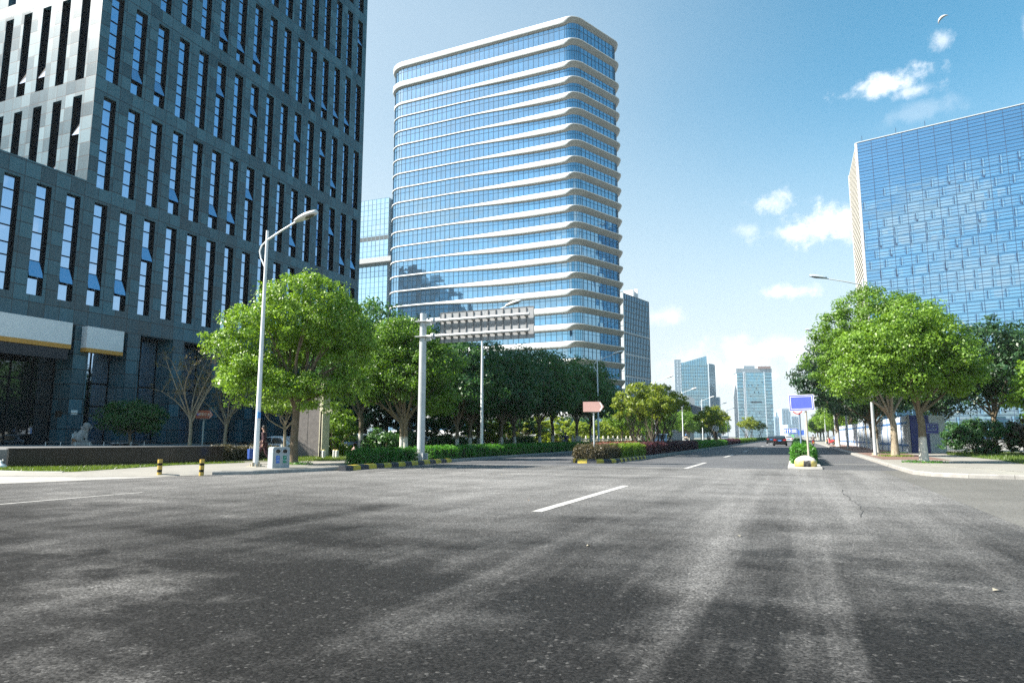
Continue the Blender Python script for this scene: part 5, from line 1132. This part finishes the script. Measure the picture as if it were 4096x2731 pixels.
# overhead direction board and far signs
t = thing('direction_board', 'far blue overhead direction board with white lane arrows', 'road sign', (2.6, 486, 0)); BB = M('motorway blue', (.03, .10, .42), .5); WA = M('white arrow', (.8, .8, .8), .5)
mb = MB(); mb.tube([(3.6, .2, 0), (3.6, .2, 7)], .25, 10); mb.tube([(-9, .2, 6.8), (3.6, .2, 6.8)], .15, 8); mb.build('post', STEEL, t)
mb = MB(); mb.bx(-9.2, -1.0, -.1, .1, 3.4, 6.4); b = mb.build('board', BB, t); mb = MB(); mb.bx(-.6, 3, -.1, .1, 2.2, 5.4); mb.build('side_board', BB, t)
mb = MB()
for i, x in enumerate((-8.4, -7.0, -5.6)):
    mb.bx(x-.22, x+.22, -.16, -.11, 3.7, 5.5); mb.add([(x-.6, -.15, 5.3), (x+.6, -.15, 5.3), (x, -.15, 6.2)], [(0, 1, 2)])
    if i != 1: s_ = -1 if i == 0 else 1; mb.bx(min(x, x+s_*.8), max(x, x+s_*.8), -.155, -.12, 4.4, 4.8)
mb.bx(-4.4, -1.5, -.15, -.11, 5.2, 5.8); mb.bx(-4.4, -1.5, -.15, -.11, 4.0, 4.7); mb.build('white_marking', WA, b)
t = thing('green_sign', 'small square green sign beyond the black car', 'sign', (-.9, 300, 0)); mb = MB(); mb.cyl((0, .1, 0), .06, 2.2, 8); mb.build('pole', STEEL, t); mb = MB(); mb.bx(-.6, .6, -.05, .05, .9, 2.0); b = mb.build('board', M('sign green', (.03, .32, .08), .5), t); mb = MB(); mb.bx(-.42, .42, -.07, -.052, 1.15, 1.8); mb.mat(1); mb.bx(-.25, .25, -.08, -.071, 1.3, 1.65); mb.build('marking', [M('pale green', (.3, .62, .35), .5), M('sign green', (.03, .32, .08), .5)], b)
# ================================================================== vehicles and people
TYRE = M('tyre rubber', (.015, .015, .016), .8); RIM = M('alloy rim', (.45, .46, .48), .35, .8); CGL = M('car window', (.02, .03, .035), .08, 0, var=0, spec=.8); RED = M('tail light red', (.38, .015, .02), .3); LGT = M('headlight', (.6, .62, .64), .15, .2)
def car(name, label, loc_, rz, col, group=None, tall=1., long=1., metal=.3):
    t = thing(name, label, 'car', loc_, rz, group); P = M('car paint '+name+str(col), col, .22, metal, var=.03, spec=.6); s = long; H = tall
    def sec(y, z0, z1, w, r=.86): return [(-w*.82, y, z0), (-w, y, z0+.16*(z1-z0)), (-w*1.0, y, z0+.55*(z1-z0)), (-w*r, y, z1-.03), (-w*r*.9, y, z1), (w*r*.9, y, z1), (w*r, y, z1-.03), (w, y, z0+.55*(z1-z0)), (w, y, z0+.16*(z1-z0)), (w*.82, y, z0)]
    mb = MB(); mb.loft([sec(y*s, a, b*H, w) for y, a, b, w in ((2.36, .32, .60, .66), (2.28, .24, .72, .78), (1.95, .2, .86, .87), (1.1, .2, .96, .9), (.3, .2, .99, .91), (-1.2, .2, 1.0, .91), (-1.75, .2, 1.03, .89), (-2.2, .24, 1.02, .84), (-2.36, .3, .94, .78), (-2.42, .36, .70, .72))])
    def cab(y, z, wt): return [(-.80, y, .92*H), (-wt-.03, y, z-.06), (-wt+.08, y, z), (wt-.08, y, z), (wt+.03, y, z-.06), (.80, y, .92*H)]
    cs = ((1.15, .96*H), (.25, 1.38*H), (-.3, 1.46*H), (-1.0, 1.43*H), (-1.25, 1.38*H), (-1.95, 1.02*H))
    mb.loft([cab(y*s, z, .78-.3*(z/H-.95)) for y, z in cs]); bd = mb.build('body', P, t, fix=True)
    g = MB()
    def wt(z): return .78-.3*(z/H-.95)
    for (y0, z0), (y1, z1), nm in ((cs[0], cs[1], 1), (cs[5], cs[4], -1)):
        o_ = Vector((0, .018*nm, .018)); q0, q1 = .14, .93
        ya, za = y0+(y1-y0)*q0, z0+(z1-z0)*q0; yb, zb = y0+(y1-y0)*q1, z0+(z1-z0)*q1; wa, wb = wt(za)-.1, wt(zb)-.08
        pts = [Vector((-wa, ya*s, za))+o_, Vector((wa, ya*s, za))+o_, Vector((wb, yb*s, zb))+o_, Vector((-wb, yb*s, zb))+o_]
        g.add(pts, [(0, 1, 2, 3) if nm < 0 else (3, 2, 1, 0)])
    for sd in (-1, 1):
        for ya, yb, yc, yd in ((.85, .28, -.32, -.32), (-.40, -.40, -1.12, -1.5)):
            x0, x1 = .80+.012, wt(1.36*H)+.042
            g.add([(sd*x0, ya*s, .99*H), (sd*x1, yb*s, 1.35*H), (sd*x1, yc*s, 1.37*H if yd == yc else 1.34*H), (sd*x0, yd*s, 1.0*H)], [(0, 1, 2, 3) if sd < 0 else (3, 2, 1, 0)])
    g.build('window', CGL, t)
    for sx_ in (-1, 1):
        for y in (1.42, -1.42):
            mb = MB(); mb.tube([(sx_*.70, y*s, .32), (sx_*.92, y*s, .32)], .32, 18); w_ = mb.build('wheel', TYRE, t); mb = MB(); mb.tube([(sx_*.90, y*s, .32), (sx_*.926, y*s, .32)], .21, 14); mb.build('rim', RIM, w_)
        mb = MB(); mb.box((sx_*.63, -2.36*s, .84*H), (.36, .14, .17)); mb.build('taillight', RED, t); mb = MB(); mb.box((sx_*.62, 2.28*s, .66*H), (.34, .2, .13)); mb.build('headlight', LGT, t)
        mb = MB(); mb.ell((sx_*.98, .75*s, 1.02*H), (.1, .06, .07), 8); mb.build('mirror', P, t)
    mb = MB(); mb.bx(-.22, .22, -2.46*s, -2.425*s, .70*H, .82*H); mb.build('number_plate', M('blue plate', (.05, .22, .55), .5), t)
    mb = MB(); mb.bx(-.72, .72, -2.47*s, -2.3*s, .36, .42); mb.bx(-.72, .72, 2.25*s, 2.38*s, .34, .46); mb.build('bumper_trim', BLACKM, t)
    mb = MB(); mb.bx(-.4, .4, -2.44*s, -2.41*s, .875*H, .90*H); mb.build('chrome_strip', RIM, t)
    return t
car('sedan_car', 'black sedan seen from behind driving away in the right lane', (-2.0, 105.7, 0), 0, (.012, .010, .012), None)
car('sedan_car', 'second dark car ahead and left of the black sedan', (-4.1, 140, 0), 0, (.02, .025, .03), None)
car('sedan_car', 'small white car far ahead beside the narrow median hedge', (-1.3, 168, 0), 0, (.62, .64, .66), None, 1, 1, .1)
car('sedan_car', 'farther white car with reddish lights beside the hedge', (-1.9, 190, 0), 0, (.55, .57, .6), None, 1, 1, .1)
car('hatchback_car', 'silver car coming towards the camera behind the crepe myrtles', (-13.4, 75, 0), R(180), (.30, .33, .38), None, 1.12, .95)
PK = 'cars parked behind the left hedge'
car('sedan_car', 'white sedan parked behind the walking person', (-32.4, 37.0, -.1), R(85), (.66, .70, .74), PK, 1, 1, .1)
car('hatchback_car', 'pale hatchback parked right of the tall stone pillar', (-31.8, 41.4, -.1), R(95), (.60, .64, .68), PK, 1.0, .9, .1)
car('hatchback_car', 'dark blue grey car parked between pale car and red car', (-31.8, 44.4, -.1), R(88), (.08, .12, .17), PK, 1.05, .92)
car('sedan_car', 'red car parked behind the trees right of the hydrant', (-31.9, 48.2, -.1), R(92), (.50, .04, .045), PK)
car('sedan_car', 'grey car waiting far down the left carriageway', (-13.6, 150, 0), R(180), (.25, .28, .31), None)
car('van_car', 'small blue van parked beyond the hoarding', (6.6, 121, .13), R(5), (.03, .13, .34), None, 1.3, .85)
def skin(name, J, E, m, parent, sub=1):
    ks = list(J); me = bpy.data.meshes.new(name); me.from_pydata([J[k][0] for k in ks], [(ks.index(a), ks.index(b)) for a, b in E], []); me.materials.append(m)
    o = link(name, me, parent); sk = o.modifiers.new('Skin', 'SKIN'); sk.use_smooth_shade = True
    for i, k in enumerate(ks):
        sv = me.skin_vertices[0].data[i]; r = J[k][1]; sv.radius = (r, r) if not hasattr(r, '__len__') else r; sv.use_root = (i == 0)
    sd = o.modifiers.new('Subsurf', 'SUBSURF'); sd.levels = sub; sd.render_levels = sub
    return o
SKINM = M('skin', (.42, .25, .18), .6, var=.05); HAIR = M('black hair', (.012, .010, .009), .6)
def person(label, loc_, rz, J, top, legs, h=1.65, shoe=BLACKM, helmet=None):
    """J: joint positions in metres facing +Y for a 1.65 m figure"""
    t = thing('person', label, 'person', loc_, rz); J = {k: tuple(v) for k, v in J.items()}
    V = lambda k: Vector(J[k])
    B = {'pel': (J['pel'], .10), 'waist': (V('pel').lerp(V('chest'), .5), (.11, .08)), 'chest': (J['chest'], (.13, .09)), 'neck': (J['neck'], .05), 'chin': (V('neck').lerp(V('head'), .5), .055), 'head': (J['head'], (.075, .09)), 'crown': (V('head')+Vector((0, -.01, .09)), .06), 'nose': (V('head')+Vector((0, .10, -.01)), .014)}
    E = [('pel', 'waist'), ('waist', 'chest'), ('chest', 'neck'), ('neck', 'chin'), ('chin', 'head'), ('head', 'crown'), ('head', 'nose')]
    T = {'pel': (J['pel'], (.135, .105)), 'waist': (B['waist'][0], (.135, .10)), 'chest': (J['chest'], (.165, .115)), 'col': (V('neck')-Vector((0, 0, .03)), .075)}; TE = [('pel', 'waist'), ('waist', 'chest'), ('chest', 'col')]
    Lg = {'pel': (V('pel')+Vector((0, 0, .02)), (.138, .11))}; LE = []
    for s in 'lr':
        for a, b, r in (('sh', 'chest', .05), ('el', 'sh', .04), ('wr', 'el', .028)): B[a+s] = (J[a+s], r); E.append((a+s, b+s if b != 'chest' else 'chest'))
        d = (V('wr'+s)-V('el'+s)).normalized(); pm = V('wr'+s)+d*.07; B['pm'+s] = (pm, .030); E.append(('wr'+s, 'pm'+s)); q = d.orthogonal().normalized(); q2 = d.cross(q)
        for f in range(4):
            bse = pm+q*(.021*(f-1.5)); L = (.055, .07, .065, .05)[f]; tip = bse+d*L*.75+q2*L*.5; B[f'f{f}{s}'] = (bse+d*.03, .009); B[f'g{f}{s}'] = (tip, .007); E += [('pm'+s, f'f{f}{s}'), (f'f{f}{s}', f'g{f}{s}')]
        B['th'+s] = (pm-d*.03+q*.045+q2*.02, .010); B['tt'+s] = (pm+d*.015+q*.055+q2*.035, .008); E += [('pm'+s, 'th'+s), ('th'+s, 'tt'+s)]
        for a, b, r in (('hp', 'pel', .085), ('kn', 'hp', .055), ('an', 'kn', .038)): B[a+s] = (J[a+s], r); E.append((a+s, b+s if b != 'pel' else 'pel'))
        B['to'+s] = (J['to'+s], .035); E.append(('an'+s, 'to'+s))
        T['sh'+s] = (J['sh'+s], .072); T['el'+s] = (J['el'+s], .058); T['wr'+s] = (V('wr'+s).lerp(V('el'+s), .05), .045); TE += [('chest', 'sh'+s), ('sh'+s, 'el'+s), ('el'+s, 'wr'+s)]
        Lg['hp'+s] = (J['hp'+s], .10); Lg['kn'+s] = (J['kn'+s], .075); Lg['an'+s] = (V('an'+s)+Vector((0, 0, .03)), .062); LE += [('pel', 'hp'+s), ('hp'+s, 'kn'+s), ('kn'+s, 'an'+s)]
        d2 = (V('to'+s)-V('an'+s)); skin('shoe', {'a': (V('an'+s)-d2*.25+Vector((0, 0, -.02)), .05), 'b': (V('an'+s)+d2*.5-Vector((0, 0, .01)), .048), 'c': (V('to'+s), .04)}, [('a', 'b'), ('b', 'c')], shoe, t)
    skin('body', B, E, SKINM, t); skin('jacket', T, TE, top, t); skin('trousers', Lg, LE, legs, t)
    hd = V('head'); mb = MB()
    if helmet: mb.ell(hd+Vector((0, -.01, .06)), (.13, .15, .12), 14); mb.build('helmet', helmet, t)
    else: mb.ell(hd+Vector((0, -.025, .065)), (.098, .105, .095), 14); mb.ell(hd+Vector((0, -.07, 0)), (.09, .06, .11), 10); mb.build('hair', HAIR, t)
    mb = MB()
    for sx_ in (-1, 1): mb.ell(hd+Vector((sx_*.034, .085, .01)), (.013, .01, .008), 8); mb.ell(hd+Vector((sx_*.092, 0, 0)), (.014, .025, .035), 8)
    mb.ell(hd+Vector((0, .082, -.055)), (.026, .012, .008), 8); mb.build('face', M('dark features', (.12, .06, .05), .6), t)
    return t
MAR = M('dark maroon cloth', (.040, .014, .020), .85); MAR2 = M('maroon trousers', (.05, .014, .020), .85); NAVY = M('navy jacket', (.02, .035, .13), .8); KHAK = M('grey jacket', (.13, .12, .11), .85); DKTR = M('dark trousers', (.03, .03, .035), .85)
WALK = dict(pel=(0, 0, .90), chest=(0, .03, 1.22), neck=(0, .03, 1.42), head=(0, .05, 1.55), shl=(-.19, .02, 1.36), shr=(.19, .02, 1.36), ell=(-.25, -.08, 1.10), elr=(.25, .10, 1.10), wrl=(-.24, -.02, .86), wrr=(.20, .26, .95), hpl=(-.1, 0, .86), hpr=(.1, 0, .86), knl=(-.1, .20, .50), knr=(.1, -.05, .48), anl=(-.1, .30, .10), anr=(.1, -.30, .12), tol=(-.1, .44, .05), tor=(.1, -.20, .04))
person('person in dark maroon clothes walking behind the nearest lamp post with a blue bag', (-21.75, 24.1, .13), R(112), WALK, MAR, MAR2)
t = thing('shopping_bag', 'blue shopping bag hanging from the walking person\'s hand', 'bag', (-21.98, 23.55, .37), R(95)); mb = MB(); mb.loft([[(-.14, -.05, 0), (.14, -.05, 0), (.14, .05, 0), (-.14, .05, 0)], [(-.15, -.06, .42), (.15, -.06, .42), (.15, .06, .42), (-.15, .06, .42)]], False); mb.build('bag_body', M('blue bag', (.03, .09, .36), .5), t)
mb = MB(); mb.tube([(-.08, 0, .42), (-.05, 0, .54), (.05, 0, .54), (.08, 0, .42)], .01, 6); mb.build('handle', M('pale handle', (.55, .55, .5), .6), t)
SIT = dict(pel=(0, -.2, .80), chest=(0, -.10, 1.12), neck=(0, -.05, 1.32), head=(0, -.01, 1.45), shl=(-.19, -.08, 1.26), shr=(.19, -.08, 1.26), ell=(-.27, .08, 1.04), elr=(.27, .08, 1.04), wrl=(-.25, .32, 1.0), wrr=(.25, .32, 1.0), hpl=(-.1, -.18, .78), hpr=(.1, -.18, .78), knl=(-.14, .25, .72), knr=(.14, .25, .72), anl=(-.12, .22, .36), anr=(.12, .22, .36), tol=(-.12, .36, .33), tor=(.12, .36, .33))
def scooter(label, loc_, rz, col):
    t = thing('scooter', label, 'scooter', loc_, rz); P = M('scooter paint'+str(col), col, .35)
    for y in (.62, -.55):
        mb = MB(); mb.tube([(-.05, y, .25), (.05, y, .25)], .25, 16); w_ = mb.build('wheel', TYRE, t); mb = MB(); mb.tube([(-.055, y, .25), (.055, y, .25)], .13, 12); mb.build('rim', RIM, w_)
    mb = MB(); mb.loft([[(-.13*k, y, a), (.13*k, y, a), (.16*k, y, (a+b)/2), (.12*k, y, b), (-.12*k, y, b), (-.16*k, y, (a+b)/2)] for y, a, b, k in ((-.85, .55, .68, .7), (-.6, .38, .72, 1.1), (-.2, .28, .68, 1.1), (.0, .24, .40, 1.1), (.35, .24, .32, 1.1), (.42, .26, .9, 1.2), (.55, .5, .95, .9))]); mb.build('body', P, t, fix=True)
    mb = MB(); mb.box((0, -.42, .745), (.26, .62, .09)); mb.build('seat', BLACKM, t)
    mb = MB(); mb.tube([(0, .60, .3), (0, .46, .98)], .03, 8); mb.tube([(-.32, .38, 1.02), (0, .46, 1.0), (.32, .38, 1.02)], .018, 8); mb.build('handlebar', BLACKM, t)
    mb = MB(); mb.ell((0, .62, .82), (.09, .05, .07), 10); mb.build('headlight', LGT, t); mb = MB(); mb.box((0, -.88, .62), (.18, .04, .08)); mb.build('taillight', RED, t); mb = MB(); mb.box((0, -.9, .44), (.17, .02, .12)); mb.build('number_plate', M('yellow plate', (.6, .40, .05), .5), t)
    for sx_ in (-1, 1): mb = MB(); mb.ell((sx_*.33, .42, 1.2), (.06, .015, .045), 8); mb.tube([(sx_*.3, .39, 1.02), (sx_*.33, .42, 1.2)], .008, 5); mb.build('mirror', BLACKM, t)
    return t
scooter('red tailed scooter ridden away along the right bike lane', (2.4, 108, 0), 0, (.25, .03, .035)); person('person in a grey jacket riding the scooter away in the bike lane', (2.4, 107.8, 0), 0, SIT, KHAK, DKTR)
scooter('dark scooter coming along the path behind the left hedge', (-19.75, 61, .13), R(185), (.03, .06, .09)); person('person in a navy jacket riding towards the camera behind the long hedge', (-19.75, 61.2, .13), R(185), SIT, NAVY, DKTR)
scooter('red scooter parked by the far right kerb', (4.9, 112, .13), R(30), (.35, .03, .03)); scooter('white scooter parked by the far right kerb lamp', (5.0, 124, .13), R(-20), (.5, .5, .5))
scooter('dark scooter waiting beyond the crepe myrtles', (-13.2, 92, 0), R(180), (.05, .05, .05)); person('person in a pale shirt and blue helmet beyond the median myrtles', (-13.2, 92.2, 0), R(180), SIT, M('pale shirt', (.4, .34, .28), .8), DKTR, helmet=M('blue helmet', (.08, .22, .5), .4))
# moon, lit by the sun: the lit side of a far ball
md = Vector((.1838, .8613, .4736)); mp = md*6000; n_ = NT('moon dust'); f_ = n_.noise(n_.obj(), .03, 4); mm = n_.end(n_.bsdf(n_.mix(n_.ramp(f_, .4, .6), (.40, .41, .41), (.27, .28, .29)), 1., 0, 0))
mb = MB(); rr_ = 37; to = -md.normalized(); su = Vector((-math.cos(AZ), -math.sin(AZ), 1.0)); sp = (su-to*su.dot(to)).normalized(); ax = to.cross(sp); sec = []
for i in range(17):
    la = -math.pi/2+math.pi*i/16; sec.append([(ax*math.sin(la)+(sp*math.cos(q)+to*math.sin(q))*math.cos(la))*rr_ for q in [R(-60+a*7.6) for a in range(14)]])
for i in range(16): mb.add(sec[i]+sec[i+1], [(k, k+1, k+15, k+14) for k in range(13)], True)
o = mb.build('moon', mm, None, mp); tag(o, 'pale half moon high in the blue sky at upper right', 'moon')

# ------------------------------------------------------------------ haze: one closed box of even, thin air round the whole place
def haze():
    mb = MB(); mb.bx(-2600, 2600, -900, 2600, -1.2, 116); n_ = NT('thin haze'); n_.t.links.new(n_.n('VolumePrincipled', {'Color': (.80, .92, 1.0), 'Density': .00013, 'Anisotropy': .0}).outputs[0], n_.out.inputs['Volume'])
    stuff(mb.build('haze', n_.m))
haze()
